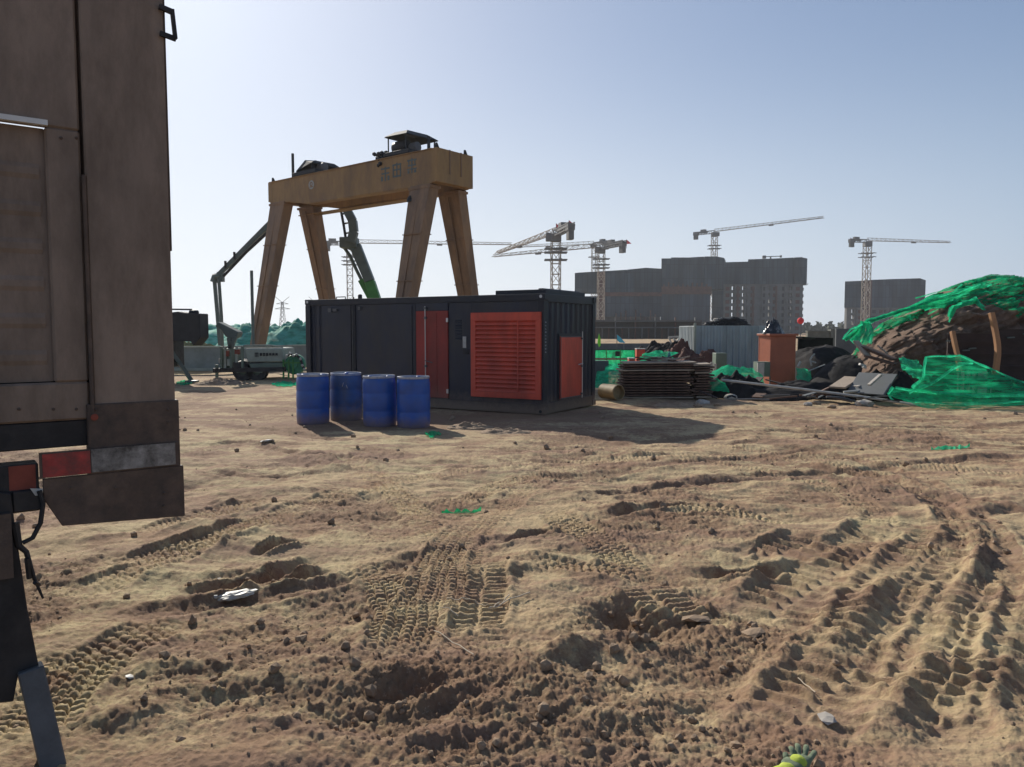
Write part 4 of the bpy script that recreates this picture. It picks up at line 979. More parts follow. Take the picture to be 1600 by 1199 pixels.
# ------------------------------------------------------------------ grout tanker behind the drums
def make_tanker():
    Y = 25.6; b = gnd(400, 597); 
    t = thing('grout_tanker', 'grey-green grout tanker trailer with dark lettering and raised hopper flap, left of the container', 'tanker', (b.x, Y, 0))
    P = lambda px, py, dy=0: at(px, py, Y + dy)
    D = 1.5
    m = MB(); m.prism([P(381, 545), P(440, 544), P(443, 566), P(387, 567)], (0, D, 0)); m.build('tank', M['tank'], t, True, bevel=.04)
    m = MB(); m.prism([P(388, 568), P(443, 567), P(441, 576), P(392, 578)], (0, D, 0)); m.build('tank_bottom', M['tank_green'], t, True, bevel=.03)
    m = MB(); m.span(P(345, 545, .1), P(380, 575, D)); m.build('engine_housing', M['tank_green'], t, True, bevel=.03)
    for k, x in enumerate((346, 352, 361, 370, 379)):
        m = MB(); m.beam(P(x, 542, -.02), P(x, 580, -.02), .07, .07); m.build('frame_post', M['tank'] if k % 2 else M['tank_green'], t, True)
    for x0, y0, x1, y1, mm in ((352, 548, 360, 557, 'rust'), (366, 546, 376, 554, 'rust'), (354, 561, 362, 572, 'tank'), (364, 566, 378, 577, 'black'), (341, 560, 346, 568, 'offwhite')):
        m = MB(); m.span(P(x0, y0, -.06), P(x1, y1, .08)); m.build('valve_box', M[mm], t, True, bevel=.02)
    m = MB(); m.beam(P(334, 579), P(446, 577), .16, .14); m.beam(P(334, 579, D), P(446, 577, D), .16, .14); m.build('chassis', M['chassis'], t, True)
    m = MB(); m.tube([P(381, 540), P(418, 539.5), P(443, 542)], .025, 6); m.tube([P(381, 545), P(381, 540)], .02, 6); m.tube([P(418, 545), P(418, 539.5)], .02, 6); m.build('top_rail', M['tank'], t, True)
    m = MB(); m.beam(P(382, 544.4, .2), P(442, 543.4, .2), .08, .03); m.build('top_edge', M['offwhite'], t, True)
    # raised hopper flap
    m = MB(); m.prism([P(340, 503), P(372, 519), P(370, 526), P(360, 531), P(352, 526), P(345, 515), P(336, 510)], (0, .5, 0)); m.build('hopper_flap', M['pump_grey'], t, True, bevel=.02)
    for a, b_ in (((358, 528), (360, 545)), ((368, 526), (361, 545))):
        m = MB(); m.beam(P(*a), P(*b_), .12, .12); m.build('flap_strut', M['pump_grey'], t, True)
    # hose reel and pipework at the right end
    m = MB(); c = P(459, 570); m.lathe((c.x, c.y, c.z), [(0, 0), (.12, 0), (.12, .05), (.32, .06), (.34, .1), (.34, .3), (.32, .34), (0, .36)], 22, (0, 1, 0)); m.build('hose_reel', mk('reel_green', (.04, .22, .12), .6, var=.3, scale=6), t, True, smooth=True)
    for x in (443, 451, 458):
        m = MB(); m.beam(P(x, 562), P(x, 592), .05, .05); m.build('stand_post', M['pump_green'], t, True)
    m = MB(); m.beam(P(443, 567), P(468, 567), .05, .05); m.build('stand_rail', M['pump_green'], t, True)
    rr = random.Random(4)
    m = MB(); pts = [P(449, 557), P(454, 553), P(459, 557), P(464, 555), P(470, 562), P(473, 572), P(476, 578)]
    m.tube(pts, .04, 7); m.build('hose', M['black'], t, True, smooth=True)
    for i, p in enumerate(pts):
        m = MB(); m.lathe(p + Vector((0, -.05, .02)), [(0, -.05), (.045, -.02), (.045, .02), (0, .05)], 8, (1, .3, .4)); m.build('hose_coupling', M['offwhite'], t, True)
    # wheels
    for px in (379, 401):
        for dy in (.02, D - .3):
            c = P(px, 588, dy); m = MB(); m.lathe((c.x, c.y, .34), [(.14, 0), (.33, 0), (.35, .04), (.35, .22), (.33, .26), (.14, .26)], 24, (0, 1, 0)); wo = m.build('wheel', M['black'], t, True, smooth=True)
            m = MB(); m.lathe((c.x, c.y + .03, .34), [(0, 0), (.12, 0), (.15, .02), (.15, .2), (0, .22)], 18, (0, 1, 0)); w2 = m.build('rim', M['tank_green'], t, True, smooth=True)
            mw = w2.matrix_basis.copy(); w2.parent = wo; w2.matrix_basis = mw
    m = MB(); c = P(339, 588); m.beam((c.x, c.y, 0), (c.x, c.y, .55), .08, .08); m.build('jack_leg', M['tank_green'], t, True)
    m = MB(); m.prism([P(367, 579, -.06), P(412, 578, -.06), P(409, 583, -.06), P(390, 581, -.06), P(370, 583, -.06)], (0, .05, 0)); m.build('mudguard', M['tank_green'], t, True)
    # dark lettering on the tank
    m = MB(); rr = random.Random(11); x = 398
    for k in range(7):
        wd = 7 if k == 0 else 4.2; hh = 6.5 if k == 0 else 3.6; yc = 555 if k == 0 else 554.2
        for j in range(5):
            if rr.random() < .5 or j < 2:
                yy = yc - hh / 2 + hh * j / 4; a = P(x, yy, -.012); b_ = P(x + wd * .8, yy - .2, -.012); m.beam(a, b_, .008, .022)
        for xx in (x + .1 * wd, x + .42 * wd, x + .75 * wd):
            if rr.random() < .8: m.beam(P(xx, yc - hh / 2, -.012), P(xx, yc + hh / 2, -.012), .02, .008)
        x += wd + (.7 if k else .8)
    m.build('lettering', M['letters'], t, True)
make_tanker()

# ------------------------------------------------------------------ hoarding on the left, with posts
def fence(name, label, pts, h, mm, step, post=True, cap=True):
    """pts: ground points; returns thing with one panel per bay"""
    t = thing(name, label, 'fence', (pts[0][0], pts[0][1], 0))
    for i in range(len(pts) - 1):
        a, b = Vector((*pts[i], 0)), Vector((*pts[i + 1], 0)); L = (b - a).length; d = (b - a) / L; n = max(1, int(L / step))
        for k in range(n):
            p = a + d * (L * k / n); q = a + d * (L * (k + 1) / n)
            m = MB(); m.beam(p + Vector((0, 0, h / 2 + .02)) + d * .03, q + Vector((0, 0, h / 2 + .02)) - d * .03, .04, h - .04); m.build('panel', mm, t, True)
            if post: m = MB(); m.beam(p, p + Vector((0, 0, h + .04)), .06, .06); m.build('post', M['hoard'], t, True)
        if cap:
            m = MB(); m.beam(a + Vector((0, -.03, h + .03)), b + Vector((0, -.03, h + .03)), .07, .05); m.beam(a + Vector((0, -.05, .12)), b + Vector((0, -.05, .12)), .06, .10); m.build('rail', M['tank'], t, True)
    return t
a = gnd(250, 582); b = gnd(345, 582); c = gnd(500, 575)
fence('site_hoarding', 'low grey-green sheet hoarding running behind the tanker on the left', [(a.x, a.y), (b.x, b.y), (c.x, c.y)], 1.0, M['hoard'], 2.2)

def simple(name, label, cat_, fn, mm, loc, group=None, **kw):
    m = MB(); fn(m); t = m.build(name, mm, None, **kw)
    # move origin to loc
    loc = Vector(loc)
    for v in t.data.vertices: v.co -= loc
    t.location = loc
    return tag(t, label, cat_, group)
p = at(393, 423, 34); simple('steel_post', 'slim dark grey upright post left of the leftmost gantry leg', 'post', lambda m: m.tube([(p.x, p.y, 0), p], .07, 8), M['pump_grey'], (p.x, p.y, 0))
g0 = gnd(470, 602)
# ------------------------------------------------------------------ heaps
def heap(name, cx, cy, rx, ry, h, mm, seed, top=.5, rough=.12, label=None, cat_=None, kind=None, n=70, floor=-.05, freq=1.0):
    """free-standing heap: closed dome with uneven outline"""
    me = bpy.data.meshes.new(name); vs = []; fs = []
    nr = n // 2; na = n
    for i in range(nr + 1):
        u = i / nr
        for k in range(na):
            a = 2 * math.pi * k / na
            rr = u * (1 + .18 * mnoise.noise(Vector((math.cos(a) * 1.3, math.sin(a) * 1.3, seed))))
            x = cx + rx * rr * math.cos(a); y = cy + ry * rr * math.sin(a)
            z = h * (1 - u ** (1 / top) if top < 1 else (1 - u * u)) 
            z += h * rough * 3 * mnoise.fractal(Vector((x * freq / max(rx, .1) * 3, y * freq / max(ry, .1) * 3, seed)), 1, 2, 5) * (1 - u * .6) * min(1, (1 - u) * 4)
            vs.append((x - cx, y - cy, max(z, floor) if u < 1 else floor))
    for i in range(nr):
        for k in range(na):
            fs.append((i * na + k, i * na + (k + 1) % na, (i + 1) * na + (k + 1) % na, (i + 1) * na + k))
    me.from_pydata(vs, [], fs); me.materials.append(mm); me.validate()
    for p_ in me.polygons: p_.use_smooth = True
    o = bpy.data.objects.new(name, me); col.objects.link(o); o.location = (cx, cy, 0)
    return tag(o, label, cat_, None, kind)
q = at(345, 512, 60); heap('netted_mound', q.x, 62, 5.4, 6, 1.95, M['net_far_pale'], 2.2, .45, .10, kind='structure')
q = at(392, 508, 58); heap('netted_mound', q.x, 60, 3.0, 6, 2.1, M['net_far_dark'], 5.2, .45, .12, kind='structure')
q = at(455, 508, 52); heap('netted_mound', q.x, 54, 2.9, 5, 2.35, M['net_far_dark'], 7.7, .5, .12, kind='structure')
o = heap('grass_verge', gnd(300, 575).x, 33.5, 2.6, 1.0, 1.15, M['grass_dry'], 3.3, .5, .2, kind='stuff'); o['label'] = 'dry yellow-green grass growing behind the hoarding at the left'; o['category'] = 'grass'

# ------------------------------------------------------------------ PYLONS
def pylon(px, top, Y, label):
    b = at(px, 516, Y); b.z = 0; zt = at(px, top, Y).z
    t = thing('power_pylon', label, 'pylon', b, 0, 'power pylons on the horizon')
    m = MB(); w0 = zt * .09
    for sx in (-1, 1):
        for sy in (-1, 1):
            m.beam((b.x + sx * w0, b.y + sy * w0, 0), (b.x + sx * .5, b.y + sy * .5, zt * .86), .3, .3)
    for k in range(7):
        z = zt * .86 * k / 7; ww = w0 + (.5 - w0) * k / 7; z2 = zt * .86 * (k + 1) / 7; w2 = w0 + (.5 - w0) * (k + 1) / 7
        for s in (-1, 1): m.beam((b.x - s * ww, b.y - ww, z), (b.x + s * w2, b.y - w2, z2), .3, .3)
    m.build('tower', M['crane_dk'], t, True)
    for z, ww in ((.66, 5.5), (.80, 4.4), ):
        m = MB(); m.beam((b.x - ww, b.y, zt * z), (b.x + ww, b.y, zt * z), .3, .3); m.beam((b.x - ww, b.y, zt * z), (b.x, b.y, zt * (z + .05)), .3, .3); m.beam((b.x + ww, b.y, zt * z), (b.x, b.y, zt * (z + .05)), .3, .3); m.build('cross_arm', M['crane_dk'], t, True)
    m = MB(); m.beam((b.x, b.y, zt * .84), (b.x - 5, b.y, zt), .3, .3); m.beam((b.x, b.y, zt * .84), (b.x + 5, b.y, zt), .3, .3); m.build('horn', M['crane_dk'], t, True)
pylon(442, 464, 560, 'faint power pylon on the horizon between the two left gantry legs')
pylon(493, 464, 620, 'faint power pylon on the horizon just behind the second gantry leg')

# ------------------------------------------------------------------ TOWER CRANES
def lattice(m, a, b, w, th, bay, side, tri=False, taper=1.0):
    a, b = Vector(a), Vector(b); L = (b - a).length; d = (b - a) / L; s = Vector(side); s = (s - d * s.dot(d)).normalized(); u = s.cross(d).normalized()
    if u.z < 0 and abs(d.z) < .7: u = -u
    n = max(2, int(L / bay))
    def cs(k):
        f = 1 + (taper - 1) * k / n; c = a + d * L * k / n
        if tri: return [c - s * w * .5, c + s * w * .5, c + u * w * 1.05 * f]
        return [c - s * w / 2 - u * w / 2, c + s * w / 2 - u * w / 2, c + s * w / 2 + u * w / 2, c - s * w / 2 + u * w / 2]
    N_ = 3 if tri else 4
    for j in range(N_): m.beam(cs(0)[j], cs(n)[j], th, th)
    for k in range(n):
        A, B = cs(k), cs(k + 1)
        for j in range(N_):
            j2 = (j + 1) % N_
            m.beam(A[j], B[j2] if k % 2 else B[j], th * .6, th * .6) if not k % 2 and False else m.beam(A[j] if k % 2 else A[j2], B[j2] if k % 2 else B[j], th * .6, th * .6)
            m.beam(A[j], A[j2], th * .6, th * .6)
def tower_crane(label, mpx, hpy, Y, mw, tip, counter, collars=(), flags=(), foot=0.0, jm='crane'):
    h = at(mpx, hpy, Y); base = Vector((h.x, Y, foot))
    H = h.z
    def solve(px, py):          # point on the level of the jib seen at that pixel
        d = ray(px, py); k = (H - CAMH) / d.z; return Vector((0, 0, CAMH)) + d * k
    t = thing('tower_crane', label, 'tower crane', base, 0, 'tower cranes over the building site')
    T = solve(*tip); C_ = solve(*counter); C_ = h + (C_ - h).normalized() * min(14, max(9, (C_ - h).length))
    jd = (T - h).normalized(); side = Vector((0, 0, 1)).cross(jd)
    m = MB(); lattice(m, base, (h.x, h.y, H - mw * .6), mw, mw * .11, mw * 1.15, (1, .15, 0)); m.build('mast', M[jm], t, True)
    m = MB(); lattice(m, h + Vector((0, 0, mw * .5)), T + Vector((0, 0, mw * .5)), 1.25, .15, 2.2, side, True, .55); jb = m.build('jib', M[jm], t, True)
    m = MB(); q = h.lerp(T, .55) + Vector((0, 0, mw * .5 - .35)); m.beam(q - jd * 1.0, q + jd * 1.0, .9, .45); m.build('trolley', M['crane_dk'], jb, True)
    m = MB(); m.box((h.x, h.y, H - mw * .1), (mw * 1.25, mw * 1.25, mw * .9)); m.build('slewing_unit', M['crane_dk'], t, True, bevel=.1)
    m = MB(); cb = h + side * mw * .8 + jd * .5; m.box((cb.x, cb.y, H), (1.4, 1.6, 1.9)); m.build('cab', M['crane_dk'], t, True, bevel=.15)
    m = MB(); cj = (C_ - h).normalized(); lattice(m, h + Vector((0, 0, mw * .45)), C_ + Vector((0, 0, mw * .45)), 1.3, .22, 2.0, side); m.beam(h + cj * 4 + Vector((0, 0, mw * .5)), C_ + Vector((0, 0, mw * .5)), 1.6, .5); m.build('counter_jib', M['crane_dk'], t, True)
    m = MB(); m.beam(C_ - cj * 2.6 + Vector((0, 0, mw * .5 - .5)), C_ + Vector((0, 0, mw * .5 - .5)), 1.5, 1.1); m.beam(C_ - cj * 2.2 + Vector((0, 0, mw * .5 - 1.9)), C_ - cj * .2 + Vector((0, 0, mw * .5 - 1.9)), 1.2, 2.2); m.build('counterweight', M['cw'], t, True)
    m = MB(); q = h + cj * 6 + Vector((0, 0, mw * .5 + .9)); m.beam(q - cj * 1.3, q + cj * 1.3, 1.3, 1.2); m.build('hoist_winch', M['crane_dk'], t, True)
    for cy in collars:
        z = at(mpx, cy, Y).z; m = MB(); w2 = mw * 1.35
        for s in (-1, 1):
            m.beam((h.x - w2, Y + s * mw * .62, z), (h.x + w2, Y + s * mw * .62, z), .22, .3); m.beam((h.x + s * mw * .62, Y - w2, z), (h.x + s * mw * .62, Y + w2, z), .22, .3)
        m.span((h.x - mw * .62, Y - mw * .62, z - .1), (h.x + mw * .62, Y + mw * .62, z + .1)); m.build('collar_frame', M['crane_dk'], t, True)
    for (fx, fy) in flags:
        p_ = at(fx, fy, Y); m = MB(); m.beam((p_.x, Y, H + .5), (p_.x, Y, p_.z + .7), .12, .12); pl = m.build('flag_pole', M['crane_dk'], t, True)
        m = MB(); m.prism([(p_.x, Y, p_.z + .7), (p_.x + 1.5, Y - .2, p_.z - .6), (p_.x, Y, p_.z - .7)], (0, .05, 0)); m.build('flag', M['flag_red'], pl, True)
    return t
tower_crane('tower crane with the tallest head of the middle group, two red flags on top', 868.5, 371, 180, 1.95, (776, 402), (899, 356), (389, 395, 406.5), ((869, 354), (889, 349)))
tower_crane('tower crane right of the flagged one, long jib reaching left past it, dark counterweight', 939.5, 391, 240, 1.9, (770, 406), (980, 383), (405, 414, 419), ((979, 378),))
tower_crane('thin distant tower crane just left of the one with the dark counterweight', 928, 385, 330, 1.7, (800, 390), (950, 381.5), (402,), ())
tower_crane('slender tower crane standing behind the concrete pump boom, level jib to the right', 546, 384.5, 280, 2.0, (800, 387), (518, 384), (402, 408, 414), ())
tower_crane('tower crane above the biggest building block, jib rising to the upper right', 1116.5, 366, 375, 2.3, (1287, 345), (1084, 369), (384, 389), ())
tower_crane('rightmost tower crane, standing over the separate right-hand block', 1355.5, 381, 345, 2.5, (1485, 384), (1327, 380), (396, 402), ((1329, 374),))
# placing boom on the roof
def placing():
    Y = 372; c = at(1204, 403, Y); z0 = at(1204, 407, Y).z
    t = thing('placing_boom', 'small level placing boom with dark ends on the roof of the right wing', 'placing boom', (c.x, Y, z0))
    m = MB(); m.beam((c.x, Y, z0 - 2), c + Vector((0, 0, .4)), .6, .6); m.build('mast', M['crane_dk'], t, True)
    m = MB(); m.beam(at(1193, 401.5, Y), at(1221, 400.5, Y), .35, .35); m.build('boom', M['crane_dk'], t, True)
    m = MB(); m.box(at(1194, 402, Y), (1.5, 1.2, 1.4)); m.build('counterweight', M['cw'], t, True)
    m = MB(); m.box(at(1220, 401, Y), (.8, .8, 1.0)); m.build('boom_end', M['cw'], t, True)
placing()

# ------------------------------------------------------------------ BUILDINGS UNDER CONSTRUCTION
def block(name, label, Y, px0, px1, top_pts, net_bot, bands, D=14, mm='facade_net', base_m='shade_con'):
    """slab block wrapped in dark netting; top_pts: roofline pixels left to right"""
    a = at(px0, 516, Y)
    t = thing(name, label, 'building', (a.x, Y, 0))
    X = lambda px: at(px, 450, Y).x
    Z = lambda py: at(900, py, Y).z
    for i in range(len(top_pts) - 1):
        (xa, ya), (xb, yb) = top_pts[i], top_pts[i + 1]
        if xa == xb: continue
        inset = .5 if i % 2 else 0.0
        m = MB(); m.prism([(X(xa) + .005, Y + inset, Z(net_bot)), (X(xb) - .005, Y + inset, Z(net_bot)), (X(xb) - .005, Y + inset, Z(yb)), (X(xa) + .005, Y + inset, Z(ya))], ((D - inset * 2) * X((px0 + px1) / 2) / Y, D - inset * 2, 0)); m.build('wrapped_wall', M[mm], t, True)
    for (xa, xb, y0, y1, off, m_) in bands:
        m = MB(); dd = D - 1 - off; m.prism([(X(xa), Y + off, Z(y1)), (X(xb), Y + off, Z(y1)), (X(xb), Y + off, Z(y0)), (X(xa), Y + off, Z(y0))], (dd * X((px0 + px1) / 2) / Y, dd, 0)); m.build('wall', M[m_], t, True)
    return t, X, Z
def open_floors(t, X, Z, Y, D, x0, x1, y0, y1, bays, storey=3.0, m_='concrete'):
    """open concrete frame: piers either side of see-through bays, a slab per storey"""
    xs = [x0]
    for b in bays: xs += [b[0], b[1]]
    xs.append(x1)
    for i in range(0, len(xs), 2):
        if xs[i + 1] - xs[i] < .5: continue
        m = MB(); m.span((X(xs[i]), Y + .6, Z(y1)), (X(xs[i + 1]), Y + 3.2, Z(y0))); m.build('pier_wall', M[m_], t, True)
        # recessed window strips on the pier
        n = int((X(xs[i + 1]) - X(xs[i])) / 3.4)
        for k in range(n):
            xx = X(xs[i]) + (k + .5) * (X(xs[i + 1]) - X(xs[i])) / n; z = Z(y1) + 1.0
            while z < Z(y0) - 2:
                m = MB(); m.span((xx - .9, Y + .50, z), (xx + .9, Y + .598, z + 1.7)); m.build('window', M['black'] if (k % 3) else M['rebar'], t, True); z += storey
    for xb in bays:
        z = Z(y1)
        while z < Z(y0) - .5:
            m = MB(); m.span((X(xb[0]) - .1, Y + .9, z), (X(xb[1]) + .1, Y + 2.9, z + 1.25)); m.build('floor_slab', M[m_], t, True); z += storey
B1, X1, Z1 = block('building_block', 'lowest left part of the dark wrapped building complex, rust-brown band across its middle', 300, 898, 1034,
    [(898, 427), (905, 426), (938, 424), (938, 424), (980, 421.5), (1010, 418.5), (1034, 420)], 457,
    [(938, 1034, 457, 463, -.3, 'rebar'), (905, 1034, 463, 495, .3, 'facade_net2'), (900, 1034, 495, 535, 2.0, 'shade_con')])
m = MB(); m.span((X1(934), 299.2, 0), (X1(945), 299.9, Z1(425))); m.build('hoist_shaft', M['rebar'], B1, True)
for k in range(4):
    m = MB(); m.span((X1(936), 300.5, Z1(500 + k * 8)), (X1(1034), 301.5, Z1(502 + k * 8))); m.build('floor_edge', M['concrete'], B1, True)
rr = random.Random(9)
for k in range(9):
    xx = 962 + k * 7.7; m = MB(); m.span((X1(xx), 299.6, Z1(530)), (X1(xx + 1.6), 300.2, Z1(484 + rr.uniform(0, 12)))); m.build('scaffold_tower', M['rebar'], B1, True)
B2, X2, Z2 = block('building_block', 'tallest middle part of the dark wrapped complex with brown scaffold band', 335, 1033, 1131,
    [(1033, 404), (1048, 404), (1048, 402.5), (1074, 402.5), (1100, 401), (1120, 401), (1131, 403)], 452,
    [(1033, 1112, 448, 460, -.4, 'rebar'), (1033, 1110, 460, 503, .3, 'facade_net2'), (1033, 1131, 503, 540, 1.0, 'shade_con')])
for k in range(10):
    xx = 1036 + k * 7.4; m = MB(); m.span((X2(xx), 334.5, Z2(452)), (X2(xx + 2.2), 334.9, Z2(441 + rr.uniform(0, 6)))); m.build('scaffold_tower', M['rebar'], B2, True)
B3, X3, Z3 = block('building_block', 'right wing of the dark complex, open lower floors with see-through window bays', 352, 1122, 1261,
    [(1122, 404), (1131, 404), (1131, 410), (1168, 409), (1168, 405.5), (1200, 404.5), (1240, 402.5), (1252, 402), (1261, 404)], 444,
    [(1113, 1131, 410, 545, .5, 'facade_net'), (1262, 1262.5, 443, 444, 0, 'facade_net')], D=12)
open_floors(B3, X3, Z3, 352, 12, 1131, 1255.5, 444, 540, [(1144, 1148), (1160.5, 1164), (1167, 1168.5), (1201.5, 1204.5), (1232.8, 1234.8), (1236.5, 1239)])
for k in range(12):
    m = MB(); z = Z3(540) + 1 + k * 3.0
    if z < Z3(447): m.span((X3(1255.6), 353, z), (X3(1257.2), 355, z + 1.3)); m.build('balcony', M['shade_con'], B3, True)
for xx in (1152, 1176, 1190, 1212, 1226):
    m = MB(); m.span((X3(xx), 351.9, Z3(540)), (X3(xx + 2.5), 352.5, Z3(447))); m.build('drain_stack', M['concrete'] if xx % 3 else M['rebar'], B3, True)
B4, X4, Z4 = block('building_block', 'separate dark wrapped block at the far right, open windows low on its left corner', 385, 1320, 1447,
    [(1320, 440), (1344, 439), (1362, 437.5), (1388, 436.5), (1388, 436.5), (1438, 435), (1447, 438)], 481,
    [(1349, 1362, 438, 512, -.4, 'rebar')], D=15, mm='facade_net2')
open_floors(B4, X4, Z4, 385, 15, 1325, 1443, 481, 540, [(1332.5, 1336.8), (1339, 1340), (1384, 1386), (1392, 1393.5)])
# podium and lower site walls in front of the blocks
a = at(934, 516, 150); 
t = thing('podium', 'long dark unfinished podium storey in front of the tall blocks', 'building', (a.x, 150, 0))
X = lambda px: at(px, 516, 150).x
Z = lambda py: at(900, py, 150).z
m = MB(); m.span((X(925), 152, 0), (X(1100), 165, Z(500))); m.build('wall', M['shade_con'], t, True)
m = MB(); m.span((X(925), 150, Z(503)), (X(1095), 152, Z(501))); m.span((X(925), 150, Z(513)), (X(1095), 152, Z(511))); m.build('floor_slab', M['concrete'], t, True)
for k in range(16):
    xx = 930 + k * 10.4; m = MB(); m.span((X(xx), 150.1, 0), (X(xx + 1.6), 150.7, Z(513 if k % 3 else 496))); m.build('column', M['concrete'] if k % 2 else M['rebar'], t, True)
# far tree line
def tree_line():
    rr = random.Random(21); vs = []; fs = []
    def strip(px0, px1, Y, zlo, zhi, n):
        for i in range(n):
            px = rr.uniform(px0, px1); q = at(px, 516, Y + rr.uniform(0, 25)); z = rr.uniform(.3, zhi) * (.75 + .25 * math.sin(px * .35) + .2 * math.sin(px * 1.3)); s = rr.uniform(.8, 1.8)
            k = len(vs); ax = Vector((rr.uniform(-1, 1), rr.uniform(-1, 1), rr.uniform(-1, 1))).normalized(); bx = ax.orthogonal().normalized(); cx = ax.cross(bx)
            for w_ in range(5):
                an = w_ * 1.2566; vs.append(tuple(Vector((q.x, q.y, max(z, .1))) + (bx * math.cos(an) + cx * math.sin(an)) * s * rr.uniform(.6, 1)))
            fs.append(tuple(range(k, k + 5)))
    strip(1240, 1345, 420, 0, 5.2, 1500); strip(-200, 520, 480, 0, 4.0, 3000); strip(1500, 2100, 420, 0, 5, 1500)
    me = bpy.data.meshes.new('tree_line'); me.from_pydata(vs, [], fs); me.materials.append(M['leaf'])
    o = bpy.data.objects.new('tree_line', me); col.objects.link(o); tag(o, 'low hazy line of far trees along the horizon', 'trees', None, 'stuff')
tree_line()

# ------------------------------------------------------------------ EARTH MOUND on the right, its cut face and the netting over it
XC = [8.9, 9.35, 9.75, 10.6, 11.55, 12.5, 13.6, 14.7, 16.5, 18.5, 21, 25, 29, 32]
ZC = [.30, .85, 1.50, 2.10, 2.62, 2.98, 3.24, 3.08, 3.15, 3.0, 2.9, 2.6, 1.6, .0]
def mound_pt(x, t, off=0.0, seed=1.0):
    H = float(np.interp(x, XC, ZC)); 
    pr = [(0, 19.1, -.05), (.12, 19.35, .35), (.30, 19.5, .66), (.42, 19.9, .80), (.55, 20.9, .94), (.68, 22.1, 1.0), (.8, 24.5, .92), (.92, 28, .5), (1, 31, -.03)]
    y = float(np.interp(t, [p[0] for p in pr], [p[1] for p in pr])); z = H * float(np.interp(t, [p[0] for p in pr], [p[2] for p in pr]))
    ax = .0 if x > 9.6 else (9.6 - x) * .6
    p = Vector((x + max(0, y - 21.4) * .55 * max(0, min(1, (14 - x) / 3)), y + ax, z)); am = min(1, H / 1.5) * min(1, t * 8) * min(1, (1 - t) * 5)
    f = mnoise.fractal(p * .9 + Vector((seed, 0, 0)), 1, 2.1, 6); f2 = mnoise.fractal(p * 3.2 + Vector((0, seed, 0)), .8, 2.1, 5)
    k = 1 - .6 * max(0, min(1, (t - .55) * 5))
    f3 = mnoise.fractal(p * 7 + Vector((5, seed, 0)), .7, 2.1, 4)
    p += Vector((.10 * f2, -.24 * f * k - (.24 * f2 + .08 * f3) * k, .10 * f * k + .05 * f2 + .03 * f3)) * am
    p += Vector((0, -off * .7, off * .75)); return p
def grid_mesh(name, nx, nt, fn, mm, keep=None, smooth=True):
    vs = [tuple(fn(i / nx, j / nt)) for i in range(nx + 1) for j in range(nt + 1)]
    fs = []
    for i in range(nx):
        for j in range(nt):
            if keep is not None and not keep((i + .5) / nx, (j + .5) / nt): continue
            a = i * (nt + 1) + j; fs.append((a, a + nt + 1, a + nt + 2, a + 1))
    me = bpy.data.meshes.new(name); me.from_pydata(vs, [], fs); me.materials.append(mm)
    bm = bmesh.new(); bm.from_mesh(me); bmesh.ops.delete(bm, geom=[v for v in bm.verts if not v.link_faces], context='VERTS'); bm.to_mesh(me); bm.free()
    for p in me.polygons: p.use_smooth = smooth
    o = bpy.data.objects.new(name, me); col.objects.link(o); return o
mo = grid_mesh('earth_mound', 420, 150, lambda u, v: mound_pt(8.7 + u * 23.3, v), M['soil']); tag(mo, kind='structure')
def tedge(x):
    n = .03 * mnoise.noise(Vector((x * 3.1, 0, 4))) + .02 * mnoise.noise(Vector((x * 11, 0, 4)))
    return float(np.interp(x, [8.9, 9.5, 10.4, 11.4, 12.3, 12.7, 13.1, 14.2, 16, 24], [.40, .58, .53, .50, .46, .30, .40, .34, .32, .3])) + n
def netp(u, v):
    x = 9.35 + u * 16.6; p = mound_pt(x, .14 + v * .70, .035 + .03 * mnoise.noise(Vector((x * 2, v * 9, 8))))
    p.z += .030 * math.sin(x * 9 + v * 30 + 3 * mnoise.noise(Vector((x, v * 4, 1)))) ; return p
o = grid_mesh('debris_net', 380, 130, netp, M['net_mound'], lambda u, v: (.14 + v * .70) > tedge(9.35 + u * 16.6))
tag(o, 'large green net spread over the top of the earth mound', 'net')
def origin(o, loc=None):
    me = o.data; n = len(me.vertices); co = np.empty(n * 3, dtype=np.float32); me.vertices.foreach_get('co', co); co = co.reshape(-1, 3)
    c = np.array([co[:, 0].mean(), co[:, 1].mean(), co[:, 2].min()]) if loc is None else np.array(loc)
    me.vertices.foreach_set('co', (co - c).astype(np.float32).ravel()); o.location = o.location + Vector(c); me.update(); return o
origin(o)
def ribbon(m, pts, wd, seed, sub=8, wob=.05, nrm=None):
    """bunched net strand: narrow wavy ribbon"""
    P = [Vector(p) for p in pts]; Q = []
    for i in range(len(P) - 1):
        for k in range(sub): Q.append(P[i].lerp(P[i + 1], k / sub))
    Q.append(P[-1]); vs = []
    for i, q in enumerate(Q):
        n = Vector((mnoise.noise(q * 2 + Vector((seed, 0, 0))), mnoise.noise(q * 2 + Vector((0, seed, 0))), mnoise.noise(q * 2 + Vector((0, 0, seed)))))
        d = (Q[min(i + 1, len(Q) - 1)] - Q[max(i - 1, 0)]).normalized(); s = d.cross(Vector((.2, -1, .3))).normalized()
        ww = wd * (.55 + .9 * abs(mnoise.noise(q * 3 + Vector((seed, seed, 0)))))
        q = q + n * wob; b = Vector((0, -.35, .0)) * ww
        vs += [q - s * ww / 2, q + b * .6, q + s * ww / 2]
    fs = []
    for i in range(len(Q) - 1):
        for j in (0, 1): fs.append((i * 3 + j, i * 3 + 3 + j, i * 3 + 4 + j, i * 3 + 1 + j))
    m.add(vs, fs)
def net_folds(name, label, strands, wd, seed, mm='net_thick', wob=.05):
    m = MB()
    for k, s in enumerate(strands): ribbon(m, s, wd * (.7 + .6 * random.Random(seed + k).random()), seed + k * 1.7, wob=wob)
    o = m.build(name, M[mm], None, smooth=True); origin(o); return tag(o, label, 'net')
